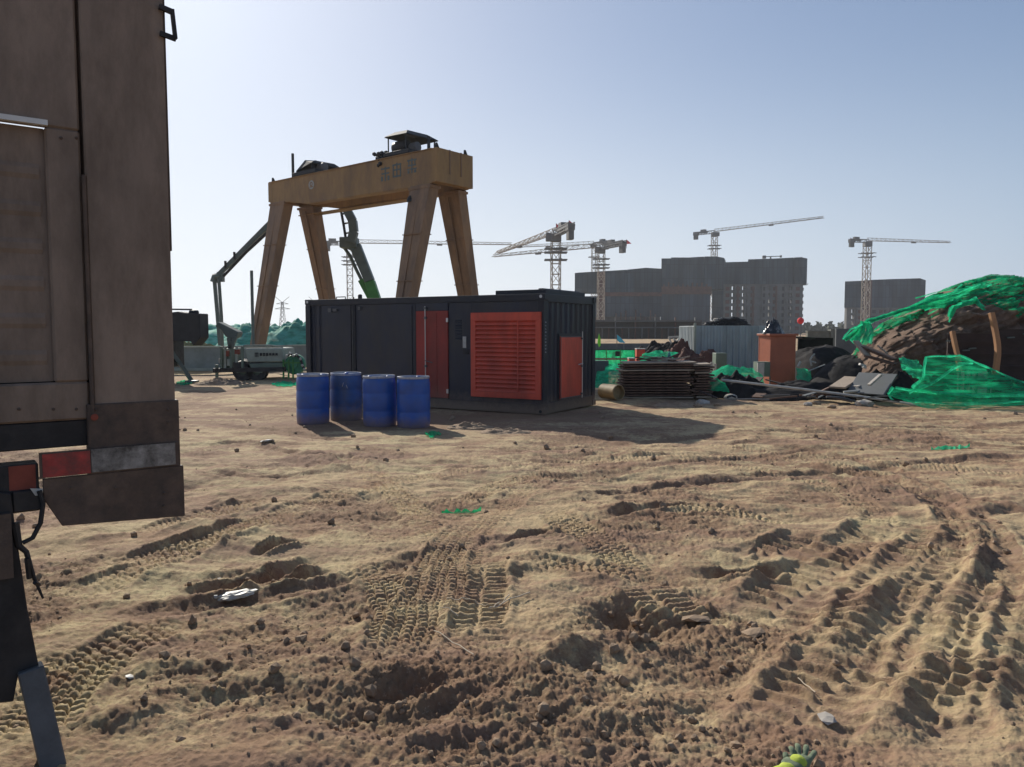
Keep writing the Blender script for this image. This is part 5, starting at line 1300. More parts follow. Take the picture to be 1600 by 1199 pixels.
A_ = lambda px, py, Y: at(px, py, Y)
rr = random.Random(8)
st = []
for k in range(14):      # taut folds running down the left shoulder
    a = rr.random(); st.append([A_(1318 + a * 10, 533 - a * 6, 19.6), A_(1350 + a * 8, 506 - a * 5, 19.7), A_(1400 + a * 20, 489 - a * 8, 19.9), A_(1460 + rr.uniform(0, 30), 470 + rr.uniform(-12, 10), 20.4), A_(1510 + rr.uniform(-20, 40), 458 + rr.uniform(-15, 14), 20.9)])
net_folds('net_folds', 'taut bright green net folds running down the left shoulder of the mound', st, .085, 31)
st = []
for k in range(16):
    a = rr.random(); st.append([A_(1346 + a * 12, 503, 19.6), A_(1342 + a * 22, 518, 19.45), A_(1328 + a * 33 + rr.uniform(-2, 2), 532 + rr.uniform(-4, 6), 19.3)])
net_folds('net_folds', 'bunch of bright green net hanging down at the left toe of the mound', st, .075, 57)
st = [[A_(1348, 505, 19.5), A_(1328, 515, 19.4), A_(1319, 526, 19.3), A_(1315, 532, 19.3)]]
net_folds('net_folds', 'thin loose green net edge curving down at the far left of the mound', st, .07, 61)
st = []
for k in range(12):
    a = rr.random(); st.append([A_(1482 + a * 5, 500 - a * 8, 18.95), A_(1488 + a * 5, 482 - a * 3, 19.0), A_(1510 + a * 4, 472 + a * 5, 19.1), A_(1525, 467 + a * 8, 19.2), A_(1533 + a * 8, 480 + a * 6, 19.0)])
net_folds('net_folds', 'bright green gathered net knot on the mound above the wooden props', st, .09, 71, wob=.08)
st = []
for k in range(9):
    y = 445 + k * 6; st.append([A_(1430 + k * 5, y + 22, 20.8 - k * .1), A_(1480, y + 8, 20.9 - k * .1), A_(1540, y + 4, 20.8 - k * .1), A_(1640, y + rr.uniform(-4, 8), 20.7 - k * .1)])
net_folds('net_folds', 'long thin green folds lying across the upper slope of the mound', st, .05, 91, 'net')

# dark formwork wall under the mound
def formwork_wall():
    Y = 18.85; xa = A_(1482, 500, Y).x
    t = thing('formwork_wall', 'dark rust-brown steel panel wall holding the earth behind the wooden props', 'retaining wall', (xa, Y, 0))
    x = xa; k = 0; rr = random.Random(2)
    while x < xa + 9:
        wd = 1.15; zt = (1.62, 1.72, 2.1, 2.2, 2.25, 2.2, 2.2, 2.2)[min(k, 7)]
        m = MB(); m.span((x + .01, Y, 0), (x + wd - .01, Y + .05, zt)); pn = m.build('panel', M['formwork'], t, True)
        for z in np.arange(.18, zt - .05, .30):
            m = MB(); m.span((x + .02, Y - .05, z), (x + wd - .02, Y - .001, z + .05)); m.build('panel_rib', M['formwork'], pn, True)
        x += wd; k += 1
    for (px, py) in ((1475, 533), (1570, 528), (1595, 522), (1510, 545), (1500, 548)):
        q = A_(px + 4, py, Y - .06); m = MB(); m.beam(q, q + Vector((.17, 0, .01)), .05, .03); m.build('clamp', M['pump_grey'], t, True)
    return t
formwork_wall()
def prop(label, pts, w0):
    pts = [A_(*p) for p in pts]; m = MB(); Q = cat3(pts)
    for i in range(len(Q) - 1):
        pass
    m.v = []; vs = []; fs = []; n = len(Q)
    for i, q in enumerate(Q):
        d = (Q[min(i + 1, n - 1)] - Q[max(i - 1, 0)]).normalized(); s = Vector((1, .15, 0)); s = (s - d * s.dot(d)).normalized(); u = s.cross(d); ww = w0 * (1 + .08 * mnoise.noise(q * 6)) / 2
        vs += [q - s * ww - u * .045, q + s * ww - u * .045, q + s * ww + u * .045, q - s * ww + u * .045]
    for i in range(n - 1):
        for j in range(4): fs.append((i * 4 + j, i * 4 + (j + 1) % 4, i * 4 + 4 + (j + 1) % 4, i * 4 + 4 + j))
    fs += [(3, 2, 1, 0), tuple((n - 1) * 4 + j for j in range(4))]
    m.add(vs, fs); o = m.build('wooden_prop', M['wood'], None, bevel=.006); origin(o); return tag(o, label, 'prop', 'wooden props against the retaining wall')
def cat3(P, n=6):
    P = [P[0]] + list(P) + [P[-1]]; out = []
    for i in range(1, len(P) - 2):
        for k in range(n):
            t = k / n; out.append(.5 * ((2 * P[i]) + (-P[i-1] + P[i+1]) * t + (2*P[i-1] - 5*P[i] + 4*P[i+1] - P[i+2]) * t*t + (-P[i-1] + 3*P[i] - 3*P[i+1] + P[i+2]) * t**3))
    out.append(P[-2]); return out
prop('longer curved orange-brown wooden prop leaning at the right of the retaining wall', [(1549, 489, 18.4), (1555, 517, 18.3), (1559, 548, 18.2), (1555, 586, 18.1)], .125)
prop('shorter wooden prop leaning at the left end of the retaining wall', [(1488, 518, 18.4), (1492, 538, 18.3), (1497, 560, 18.2), (1499, 580, 18.1)], .095)

# green net tent in front
def sheet(name, rows, label, mm, seed, n=10, amp=.05, freq=2.5, hole=None):
    """rows: list of rows of (px,py,Y); bilinear patches with wrinkles"""
    G = [[A_(*p) for p in r] for r in rows]; nr, nc = len(G), len(G[0])
    def fn(u, v):
        a = min(u * (nr - 1), nr - 1.0001); b = min(v * (nc - 1), nc - 1.0001); i, j = int(a), int(b); fa, fb = a - i, b - j
        p = G[i][j].lerp(G[i][j + 1], fb).lerp(G[i + 1][j].lerp(G[i + 1][j + 1], fb), fa)
        f = mnoise.fractal(Vector((p.x * freq, p.y * freq, p.z * freq * 2 + seed)), 1, 2, 4)
        r = math.sin(p.z * 26 + p.x * 4 + 5 * mnoise.noise(Vector((p.x * .9, p.z * .9, seed))))
        p = p + Vector((0, -f * amp - r * amp * .35, abs(f) * amp * .7)); p.z = max(p.z, .02); return p
    o = grid_mesh(name, (nr - 1) * n, (nc - 1) * n, fn, M[mm], hole); origin(o); return tag(o, label, 'net')
sheet('draped_net', [[(1446, 559, 17.6), (1500, 557, 17.7), (1540, 572, 17.7), (1585, 595, 17.6), (1680, 625, 17.4)],
                     [(1443, 585, 17.2), (1490, 590, 17.2), (1540, 598, 17.2), (1590, 610, 17.1), (1680, 630, 17.0)],
                     [(1420, 610, 16.8), (1480, 618, 16.8), (1540, 620, 16.8), (1600, 622, 16.8), (1680, 634, 16.7)]],
      'translucent green net draped like a low tent at the right edge, rack showing through', 'net_front', 3, 12, .05)
sheet('draped_net', [[(1390, 606, 17.0), (1440, 611, 16.9), (1500, 617, 16.7), (1560, 620, 16.6), (1680, 620, 16.5)],
                     [(1388, 618, 16.8), (1440, 628, 16.6), (1500, 631, 16.5), (1560, 629, 16.4), (1680, 628, 16.3)],
                     [(1400, 624, 16.6), (1450, 640, 16.3), (1500, 641, 16.2), (1560, 636, 16.2), (1680, 634, 16.2)]],
      'bright green net edge spilling forward onto the soil below the net tent', 'net', 9, 12, .07, 3.5)
sheet('draped_net', [[(1405, 560, 17.8), (1420, 562, 17.8), (1436, 566, 17.8)], [(1410, 578, 17.5), (1425, 578, 17.5), (1440, 572, 17.5)], [(1424, 590, 17.3), (1440, 596, 17.3), (1452, 592, 17.3)]],
      'small crumpled bright green net between the tipped boards and the net tent', 'net_thick', 14, 9, .10, 5)
st = [[A_(1447, 558, 17.5), A_(1500, 556, 17.6), A_(1560, 582, 17.5), A_(1640, 615, 17.3)], [A_(1448, 558, 17.4), A_(1443, 590, 17.1), A_(1425, 608, 16.8)], [A_(1420, 615, 16.7), A_(1460, 596, 17.0), A_(1500, 570, 17.3), A_(1520, 567, 17.3)], [A_(1395, 605, 16.9), A_(1388, 615, 16.8), A_(1395, 625, 16.6)],
      [A_(1430, 628, 16.5), A_(1500, 633, 16.3), A_(1600, 627, 16.2)], [A_(1400, 606, 16.9), A_(1450, 612, 16.8), A_(1530, 619, 16.6), A_(1620, 618, 16.5)]]
net_folds('net_folds', 'bright green rolled edges of the tent-like net at the right', st, .075, 21, wob=.03)
# steel rack behind the tent net
def rack():
    Y = 18.1; c = A_(1520, 600, Y)
    t = thing('steel_rack', 'pale steel rack with uprights seen through the green net tent', 'rack', (c.x, Y, 0))
    for px in (1499, 1508, 1517, 1526, 1546):
        m = MB(); m.beam(A_(px, 578, Y), (A_(px, 578, Y).x, Y, 0), .05, .05); m.build('upright', M['black'], t, True)
    m = MB(); m.span(A_(1500, 580, Y + .2), A_(1547, 592, Y + .24)); m.build('back_panel', M['offwhite'], t, True)
    m = MB(); m.span(A_(1500, 602, Y + .2), A_(1547, 616, Y + .24)); m.build('back_panel', M['stone'], t, True)
    for py in (578, 596, 618):
        m = MB(); m.beam(A_(1498, py, Y), A_(1548, py, Y), .05, .05); m.build('cross_bar', M['black'], t, True)
rack()

# ------------------------------------------------------------------ STACK OF BOARDS
def plank(name, label, a, b, w_, th, mm, group=None, cat_='board', rot=0):
    m = MB(); a, b = Vector(a), Vector(b); c = (a + b) / 2; 
    m.beam(a - c, b - c, w_, th); o = m.build(name, mm, None, bevel=min(.006, th * .2)); o.location = c
    return tag(o, label, cat_, group)
rr = random.Random(14)
z = .05; Yp = 18.6; k = 0; XL = A_(973, 600, Yp).x; XR = A_(1082, 600, Yp).x
ORD = ['', 'second', 'third', 'fourth', 'fifth', 'sixth', 'seventh', 'eighth', 'ninth', 'tenth', 'eleventh', 'twelfth', 'thirteenth']
def stack(x0, x1, Y, n, thk, dx, labs, base=.04, dy=.0, group=None, depth=.9, skew=.10):
    z = base
    for k in range(n):
        th = thk * (.75 + .5 * rr.random()); s = rr.uniform(-skew, skew) * .6; e = rr.uniform(-skew, skew)
        mt = M['wood_dk'] if k not in (0, n - 1, n - 4) else M['wood_pale']
        lab = labs[0] if k == n - 1 else (labs[1] if k == 0 else labs[2] % ORD[n - 1 - k])
        a = Vector((x0 + s, Y + .4 + rr.uniform(-.03, .03), z + th / 2)); b = Vector((x1 + e, Y + .4 + rr.uniform(-.05, .05) + dy, z + th / 2 + (.02 * k / n)))
        plank('formwork_board', lab, a, b, depth, th * .62, mt, group); z += th
stack(XL, XR, Yp, 14, .066, 0, ('topmost board of the dark stack right of the container, pale along its edge', 'pale bottom board of the dark stack right of the container', '%s dark board from the top of the long stack right of the container'), group='boards stacked beside the container')
stack(XR + .04, XR + .48, Yp - .05, 13, .070, 0, ('topmost short panel at the right end of the board stack', 'lowest short panel at the right end of the board stack', '%s short panel from the top, right end of the board stack'), group='short panels at the end of the board stack', skew=.06)
for k in range(13):
    a = A_(1036 + rr.uniform(-14, 42), 564 + rr.uniform(-6, 3), 19.0 + rr.uniform(-.3, .6)); d = Vector((rr.uniform(.4, 1.0) * rr.choice((-1, 1)), rr.uniform(-.3, .3), rr.uniform(-.12, .30)))
    plank('scrap_timber', 'loose scrap of timber thrown on top of the board stack', a, a + d * .7, rr.uniform(.05, .12), .03, M['wood_dk'] if k % 3 else M['wood_pale'], 'scrap timber on the board stack', 'timber')

# ochre pipe end
def ochre():
    c = A_(967, 622, 18.0); d = Vector((-.55, .8, 0)).normalized()
    t = thing('pipe_section', 'short ochre pipe section lying on the ground, open end facing the camera', 'pipe', (c.x, c.y, 0))
    m = MB(); m.lathe((c.x, c.y, .235), [(.165, 0), (.185, 0), (.19, .02), (.18, .05), (.18, .55), (.165, .55), (.165, .0)], 28, d); m.build('pipe_wall', M['pipe'], t, True, smooth=True)
    m = MB(); m.lathe((c.x, c.y, .235), [(.163, .12), (0, .12)], 24, d); m.build('pipe_plug', M['pipe'], t, True)
ochre()
# ------------------------------------------------------------------ green net barriers and things around them
def barrier(label, x0, x1, y0, y1, Y, legs=3):
    a, b = A_(x0, y0, Y), A_(x1, y0, Y); z1, z0 = a.z, A_(x0, y1, Y).z
    t = thing('net_barrier', label, 'barrier', (a.x, Y, 0))
    m = MB(); m.span((a.x, Y, z0), (b.x, Y + .02, z1)); m.build('net_panel', M['net_thick'], t, True)
    m = MB(); m.beam((a.x, Y - .02, z1), (b.x, Y - .02, z1), .03, .03); m.build('top_rail', M['black'], t, True)
    m = MB(); m.beam((a.x, Y - .02, z0 + .02), (b.x, Y - .02, z0 + .02), .03, .04); m.build('bottom_rail', M['black'], t, True)
    for k in range(legs):
        x = a.x + (b.x - a.x) * k / (legs - 1); m = MB(); m.beam((x, Y - .03, 0), (x, Y - .03, z1 + .03), .035, .035); m.build('post', M['pump_green'], t, True)
barrier('upper green net barrier panel right of the container, small black plate on it', 925, 992, 547, 561, 33, 4)
barrier('lower green net barrier panel beside the small red box', 925, 992, 562, 580, 29, 4)
q = A_(965, 553, 32.9); simple('notice_plate', 'small black plate fixed on the upper green barrier', 'plate', lambda m: m.box(q, (.20, .03, .22)), M['black'], q)
q = A_(927, 578, 24); q2 = A_(951, 592, 24)
m = MB(); m.span((q.x, 24, 0), (q2.x, 24.3, A_(930, 564, 24).z)); o = m.build('metal_cabinet', M['hoard_dark'], None, bevel=.01); origin(o); tag(o, 'dull grey metal box between the container corner and the green barrier', 'box')
def redpost(px0, px1, y0, Y, label):
    a, b = A_(px0, y0, Y), A_(px1, y0, Y); t = thing('fire_box', label, 'box', (a.x, Y, 0))
    m = MB(); m.span((a.x, Y, 0), (b.x, Y + .35, a.z)); m.build('cabinet', M['red'], t, True, bevel=.015)
    m = MB(); m.span((a.x - .01, Y - .01, a.z), (b.x + .02, Y + .37, a.z + .03)); m.build('lid', M['offwhite'], t, True)
    m = MB(); m.span((b.x + .001, Y + .02, .1), (b.x + .008, Y + .33, a.z - .05)); m.build('side_panel', M['rust'], t, True)
redpost(995, 1008, 546, 26, 'taller narrow red box standing behind the board stack')
redpost(983, 992, 561, 24, 'smaller low red box left of the taller red one')
sheet('draped_net', [[(932, 582, 20.6), (952, 578, 20.6), (980, 584, 20.4)], [(930, 600, 20), (952, 602, 20.0), (976, 600, 20)], [(928, 608, 19.6), (950, 612, 19.4), (974, 612, 19.3)]], 'crumpled bright green net heaped beside the ochre pipe', 'net_thick', 33, 9, .14, 3)
sheet('draped_net', [[(1003, 554, 25), (1030, 550, 25), (1060, 552, 25)], [(1000, 566, 24), (1030, 568, 24), (1050, 566, 24)], [(1000, 573, 23), (1030, 574, 23), (1048, 572, 23)]], 'crumpled bright green net behind the board stack, blue sheet beside it', 'net_thick', 41, 9, .14, 2.4)
sheet('draped_net', [[(945, 574, 24), (960, 568, 24), (975, 572, 24)], [(945, 584, 23), (962, 580, 23), (980, 580, 23)]], 'green net lump at the foot of the lower barrier', 'net_thick', 45, 9, .1, 3)
heap('tarpaulin', A_(1042, 566, 23.6).x, 23.6, .42, .4, .75, mk('teal_sheet', (.03, .22, .24), .6, var=.3, scale=8, bump=.4), 4.4, .5, .25, 'small teal-blue sheet lump just behind the board stack', 'tarpaulin', n=40)
sheet('draped_net', [[(1110, 582, 20.5), (1138, 570, 20.5), (1158, 577, 20.4)], [(1105, 592, 19.8), (1138, 588, 19.8), (1160, 590, 19.8)]], 'bright green net scrap with a pale board over the dark rubble', 'net_thick', 51, 9, .08, 3)
sheet('draped_net', [[(1158, 574, 21.2), (1176, 577, 21.2), (1190, 586, 21.2)], [(1154, 590, 20.6), (1178, 598, 20.6), (1196, 602, 20.6)]], 'bright green net scrap beside the small white cabinet', 'net_thick', 57, 9, .08, 3)
sheet('draped_net', [[(1245, 576, 22.4), (1258, 576, 22.4), (1266, 582, 22.4)], [(1245, 590, 22), (1260, 588, 22), (1268, 592, 22)], [(1245, 600, 21.8), (1262, 598, 21.8), (1276, 597, 21.8)]], 'bright green net bundle at the right foot of the orange-brown cabinet', 'net_thick', 63, 9, .08, 3)
sheet('draped_net', [[(1106, 594, 19), (1120, 592, 19), (1134, 600, 19)], [(1104, 612, 18.6), (1125, 612, 18.6), (1140, 614, 18.6)]], 'dark green net flap hanging over the right end of the board stack', 'net', 67, 9, .08, 3)

# flags
def flag(label, px, y0, pts, Y, mm):
    b = A_(px, y0, Y); t = thing('site_flag', label, 'flag', (b.x, Y, 0), 0, 'small flags near the barriers')
    m = MB(); m.tube([(b.x, Y, 0), b], .018, 6); m.build('pole', M['crane_dk'], t, True)
    m = MB(); P = [A_(*p, Y - .02) for p in pts]; m.prism(P, (0, .012, 0)); m.build('flag_cloth', M[mm], t, True)
flag('lime green flag just right of the container corner', 936, 520, [(936, 521), (938.5, 530), (938.5, 540), (936, 543), (933.5, 536), (934.5, 528)], 34, 'flag_green')
flag('pale blue triangular flag above the green barrier', 964, 523, [(964, 523), (970, 528), (977, 536), (968, 535.5), (964.5, 532)], 36, 'flag_cyan')
# dark low wall with posts behind, cars / scrap
a, b = A_(915, 540, 60), A_(1110, 540, 60)
fence('site_wall', 'long low dark grey wall behind the green barriers and flags', [(a.x - 2, 60), (b.x + 6, 62)], A_(1000, 537, 60).z, M['hoard_dark'], 2.5, True, False)
def bench():
    Y = 48; t = thing('steel_platform', 'pale open steel platform frame above the dark scrap heap', 'platform', (A_(1056, 530, Y).x, Y, 0)); P = lambda x, y: A_(x, y, Y)
    for (x0, y0, x1, y1) in ((1045, 527, 1064, 526), (1045, 527, 1050, 540), (1062, 526, 1055, 541), (1052, 530, 1060, 536), (1047, 539, 1056, 539), (1070, 531, 1086, 529), (1070, 536, 1086, 534)):
        m = MB(); m.beam(P(x0, y0), P(x1, y1), .12, .10); m.build('bar', M['offwhite'], t, True)
    m = MB(); m.span((P(1044, 540).x, Y + .2, 0), (P(1088, 540).x, Y + 1.0, P(1050, 541).z)); m.build('base_box', M['black'], t, True)
bench()
for k, (px, Y, rx, h, seed) in enumerate(((1030, 45, 2.2, .75, 2), (1065, 40, 1.9, .75, 5), (1080, 30, 1.6, .85, 9), (1010, 30, 1.4, .35, 6))):
    heap('scrap_heap', A_(px, 560, Y).x, Y, rx, 1.2, h, M['tarp'] if k < 2 else M['rebar'], seed, .5, .35, ('dark scrap heap left of the steel platform', 'dark scrap heap just left of the corrugated shed', 'rust-brown scrap heap behind the right end of the board stack', 'low rust-brown scrap heap behind the red boxes')[k], 'scrap heap', n=60)

# ------------------------------------------------------------------ corrugated shed, things on and beside it
def shed():
    Y = 30.5; a, b = A_(1087, 510, Y), A_(1206, 512, Y); 
    t = thing('corrugated_shed', 'pale blue-grey corrugated metal shed behind the orange-brown cabinet', 'shed', (a.x, Y, 0))
    m = MB(); m.corr((a.x, Y, 0), (b.x, Y, 0), .0, a.z, .045, .26, (0, -1, 0)); m.build('front_wall', M['sheet'], t, True)
    m = MB(); m.corr((b.x, Y + .05, 0), (b.x, Y + 3, 0), .0, a.z, .045, .26, (1, 0, 0)); m.build('side_wall', M['sheet'], t, True)
    m = MB(); m.corr((a.x, Y + 3, 0), (a.x, Y + .05, 0), .0, a.z, .045, .26, (-1, 0, 0)); m.build('side_wall', M['sheet'], t, True)
    m = MB(); m.span((a.x, Y + .05, a.z - .02), (b.x, Y + 3, a.z + .02)); m.build('roof', M['sheet'], t, True)
    m = MB(); m.beam((a.x - .03, Y - .03, 0), (a.x - .03, Y - .03, A_(1087, 505, Y).z), .09, .06); m.build('corner_post', M['tank'], t, True)
    return a, b, Y
sa, sb, sY = shed()
zr = sa.z + .02
def coil():
    c = A_(1137, 508, 31.2); t = thing('cable_heap', 'tangled dark cable and net heap lying on the corrugated shed roof', 'cable heap', (c.x, 31.2, zr)); rr = random.Random(6)
    m = MB()
    for k in range(44):
        a = rr.uniform(-.75, .75); pts = []
        for j in range(7):
            u = j / 6; pts.append((c.x + a * .6 + math.cos(u * 6 + k) * .42 * rr.uniform(.7, 1.2) + (u - .5) * .5, 31.2 + math.sin(u * 6 + k) * .3, zr + .03 + abs(math.sin(u * 3.14)) * (.30 - .22 * abs(a)) * rr.uniform(.6, 1.1)))
        m.tube(pts, .022, 5)
    m.build('cable_tangle', M['black'], t, True)
    m = MB()
    for k in range(12):
        p = Vector((c.x - .62 + rr.uniform(-.06, .25), 31.0, zr + rr.uniform(.02, .3))); m.tube([p, p + Vector((rr.uniform(-.05, .12), 0, .05)), p + Vector((rr.uniform(.02, .2), 0, -.02))], .013, 5)
    m.build('pale_strap', M['offwhite'], t, True)
coil()
q = A_(1132, 553, 27)
def tb(m):
    a, b = A_(1119, 552, 27), A_(1136, 553, 27); m.span((a.x, 27, A_(1, 572, 27).z - .3), (b.x, 27.5, a.z))
m = MB(); tb(m); o = m.build('toolbox', M['tank_green'], None, bevel=.01); origin(o); tag(o, 'dark green metal box on the rubble in front of the corrugated shed', 'box')
m = MB(); a, b = A_(1112, 566, 26), A_(1117, 578, 26); m.tube([(a.x, 26, b.z - .6), a], .05, 8); m.tube([(b.x, 26, b.z - .6), (b.x, 26, a.z - .05)], .05, 8); o = m.build('pale_pipes', M['offwhite'], None); origin(o); tag(o, 'pair of short pale upright pipes left of the dark green box', 'pipes')

def cabinet():
    Y = 22.6; x0, xc, x1 = A_(1196, 530, Y).x, A_(1204, 530, Y).x, A_(1246.5, 530, Y - .25).x
    t = thing('orange_cabinet', 'tall orange-brown steel cabinet in front of the corrugated shed, black bag on top', 'cabinet', (xc, Y, 0))
    zt = A_(1204, 525, Y).z; d = Vector((x1 - xc, -.10, 0)); s = Vector((x0 - xc, .62, 0)); c = Vector((xc, Y, 0))
    def qd(m, a, b, z0, z1, th):
        n = (b - a).normalized().cross(Vector((0, 0, 1))); m.prism([a + Vector((0, 0, z0)), b + Vector((0, 0, z0)), b + Vector((0, 0, z1)), a + Vector((0, 0, z1))], -n * th)
    m = MB(); qd(m, c, c + d, .0, zt, .03); m.build('front_panel', M['brown_cab'], t, True)
    m = MB(); qd(m, c + s, c, .0, zt, .03); m.build('side_panel', M['brown_cab'], t, True)
    m = MB(); m.prism([c + d, c + d + s, c + d + s + Vector((0, 0, zt)), c + d + Vector((0, 0, zt))], (-.03, 0, 0)); m.build('side_panel', M['brown_cab'], t, True)
    m = MB(); m.prism([c + s, c + s + d, c + s + d + Vector((0, 0, zt)), c + s + Vector((0, 0, zt))], (0, -.03, 0)); m.build('back_panel', M['brown_cab'], t, True)
    m = MB(); e = .05; P = [c + Vector((-e, -e - .03, zt)), c + d + Vector((e, -e - .03, zt)), c + d + s + Vector((e, e, zt)), c + s + Vector((-e, e, zt))]; m.prism(P, (0, 0, .06)); m.build('top', M['brown_cab'], t, True, bevel=.008)
    return c + d * .35 + s * .5 + Vector((0, 0, zt + .06))
ctop = cabinet()
def bag():
    t = heap('plastic_bag', ctop.x, ctop.y, .34, .24, .32, M['plastic_bag'], 3.1, .42, .30, 'crumpled black and silvery plastic bag on top of the orange-brown cabinet', 'bag', n=46, floor=0.0)
    t.location.z = ctop.z
bag()
m = MB(); a, b = A_(1184, 567, 22.2), A_(1194, 589, 22.2); m.span((a.x, 22.2, b.z), (b.x, 22.24, a.z)); t = thing('meter_box', 'small dirty white box on thin legs left of the orange-brown cabinet', 'box', (a.x, 22.2, 0)); m.build('door', M['offwhite'], t, True)
m = MB(); m.span((a.x, 22.242, b.z), (A_(1204, 580, 22.2).x, 22.6, a.z + .02)); m.build('housing', M['tank_green'], t, True)
for px in (1186, 1203):
    m = MB(); m.beam((A_(px, 590, 22.4).x, 22.4, 0), (A_(px, 590, 22.4).x, 22.4, b.z), .035, .035); m.build('leg', M['crane_dk'], t, True)
# red lantern
def lantern():
    Y = 70; c = A_(1251, 501.5, Y); t = thing('red_lantern', 'round red lantern on a thin post right of the tall building wing', 'lantern', (c.x, Y, 0))
    m = MB(); m.lathe(c - Vector((0, 0, .28)), [(0, 0), (.12, .0), (.25, .1), (.30, .28), (.25, .46), (.12, .56), (0, .57)], 16); m.build('globe', M['flag_red'], t, True, smooth=True)
    m = MB(); m.tube([(c.x, Y, 0), (c.x, Y, c.z - .28)], .04, 6); m.build('post', M['crane_dk'], t, True)
lantern()
# concrete walls behind
m = MB(); a, b = A_(1262, 517, 38), A_(1304, 516, 38); m.span((a.x, 38, 0), (b.x, 38.2, A_(1262, 519, 38).z)); m.span((b.x - .22, 37.9, 0), (b.x, 38.3, A_(1304, 515, 38).z)); m.span((a.x - .02, 37.96, A_(1262, 519, 38).z), (b.x - .221, 38.24, A_(1262, 518, 38).z + .03)); o = m.build('concrete_wall', M['conc_wall'], None); origin(o); tag(o, 'mossy grey concrete wall between the cabinet and the earth mound', 'wall')
m = MB(); a, b = A_(1305, 520, 40), A_(1345, 520, 40); m.span((a.x + .05, 40, 0), (b.x, 40.2, A_(1310, 514, 40).z)); o = m.build('concrete_wall', M['hoard_dark'], None); origin(o); tag(o, 'darker wall piece right beside the mound toe', 'wall')
# dark steel sheet leaning right of the cabinet
def tarp_pile():
    heap('tarpaulin_heap', A_(1290, 570, 24).x, 24.2, 1.7, 1.6, 1.18, M['tarp'], 6.1, .40, .03, 'big black tarpaulin heap between the orange-brown cabinet and the mound', 'tarpaulin', n=90)
    heap('tarpaulin_heap', A_(1345, 580, 21).x, 21.2, 1.5, 1.2, 1.0, M['tarp'], 8.3, .42, .03, 'black tarpaulin heap under the tipped boards at the mound toe', 'tarpaulin', n=90)
    heap('tarpaulin_heap', A_(1240, 610, 20).x, 19.4, 2.1, .9, .38, M['tarp'], 9.7, .5, .12, 'low flattened black tarpaulin lying in front of the orange-brown cabinet', 'tarpaulin', n=80)
    heap('tarpaulin_heap', A_(1150, 605, 19.5).x, 19.6, 1.0, .8, .5, M['tarp'], 12.7, .5, .2, 'low black rubble heap right next to the board stack', 'rubble heap', n=60)
    heap('tarpaulin_heap', A_(1385, 600, 19).x, 19.0, 1.0, .9, .62, M['tarp'], 13.7, .5, .12, 'low black heap beneath the grey leaning board near the net tent', 'tarpaulin', n=60)
tarp_pile()
sb_ = [  # steel beam frames / sheets right of cabinet
 ('dark_sheet', 'dark flat sheet capping the gap right of the orange-brown cabinet', (1243, 527, 24), (1264, 529, 24.3), .5, .05, 'black', 'sheet'),
 ('dark_sheet', 'dark corrugated sheet standing behind the big black tarpaulin heap', (1246, 560, 25), (1300, 560, 25.5), .05, 1.35, 'tarp', 'sheet'),
 ('tipped_board', 'pale broken board standing on edge at the left toe of the mound', (1337, 533, 19.2), (1357, 558, 18.9), .22, .05, 'wood_pale', 'board'),
 ('tipped_board', 'dark slatted board with pale lower edge tipped against the mound toe', (1346, 541, 19.3), (1398, 562, 18.8), .5, .06, 'wood_dk', 'board'),
 ('tipped_board', 'thin pale strip of wood lying on the tipped dark boards', (1371, 540, 19.1), (1387, 553, 18.9), .05, .03, 'wood_pale', 'board'),
 ('tipped_board', 'dark board leaning over the black heap, pale broken right end', (1352, 556, 19.0), (1400, 570, 18.6), .35, .05, 'wood_dk', 'board'),
 ('broken_board', 'grey-brown flat board lying tilted in front of the black heaps', (1308, 606, 18.5), (1332, 590, 18.9), .42, .05, 'wood_pale', 'board'),
 ('broken_board', 'cream coloured broken slab beside the grey leaning board', (1334, 606, 18.4), (1352, 600, 18.5), .30, .10, 'stone', 'slab'),
 ('leaning_board', 'large dark grey board leaning upright at the right of the rubble', (1352, 616, 18.0), (1372, 584, 18.3), .95, .04, 'hoard_dark', 'board'),
 ('broken_board', 'cream splinter of board standing against the dark grey leaning board', (1358, 602, 17.9), (1376, 586, 18.0), .10, .05, 'stone', 'board'),
]
for nm, lab, a, b, w_, th, mt, ct in sb_:
    plank(nm, lab, A_(*a), A_(*b), w_, th, M[mt], None, ct)
m = MB(); m.beam(A_(1343, 569, 18.8), A_(1352, 572, 18.8), .10, .05); m.beam(A_(1348, 573, 18.7), A_(1353, 575, 18.7), .08, .04); o = m.build('white_rag', M['offwhite'], None); origin(o); tag(o, 'small white rag on the black tarpaulin heap', 'rag')
# long pole, bars
def rod(name, lab, pts, r, mt, ct='pole', group=None):
    m = MB(); m.tube([A_(*p) for p in pts], r, 7); o = m.build(name, M[mt], None, smooth=True); origin(o); return tag(o, lab, ct, group)
rod('steel_pole', 'very long pale steel pole lying across the rubble in front of the cabinet', [(1128, 594, 18.6), (1250, 608, 18.2), (1345, 620, 17.8), (1400, 628, 17.3), (1470, 640, 16.6)], .030, 'offwhite')
rod('steel_pole', 'short pale pole crossing the end of the very long pole', [(1318, 613, 18.2), (1366, 609, 18.2)], .028, 'offwhite')
rod('steel_pole', 'thin pole rising from the green bundle beside the cabinet', [(1263, 580, 21.9), (1289, 570, 22.0)], .018, 'offwhite')
rod('bent_bar', 'curved pale bar standing up right of the cabinet', [(1268, 572, 22), (1266, 562, 22), (1269, 557, 22), (1273, 553, 22)], .022, 'offwhite', 'bar')
rod('bent_bar', 'short pale bar next to the curved one', [(1267, 565, 22), (1275, 567, 22)], .022, 'offwhite', 'bar')
rod('bent_bar', 'pale bar end just right of the cabinet edge', [(1247, 573, 22), (1251, 565, 22)], .035, 'offwhite', 'bar')
rr = random.Random(33)
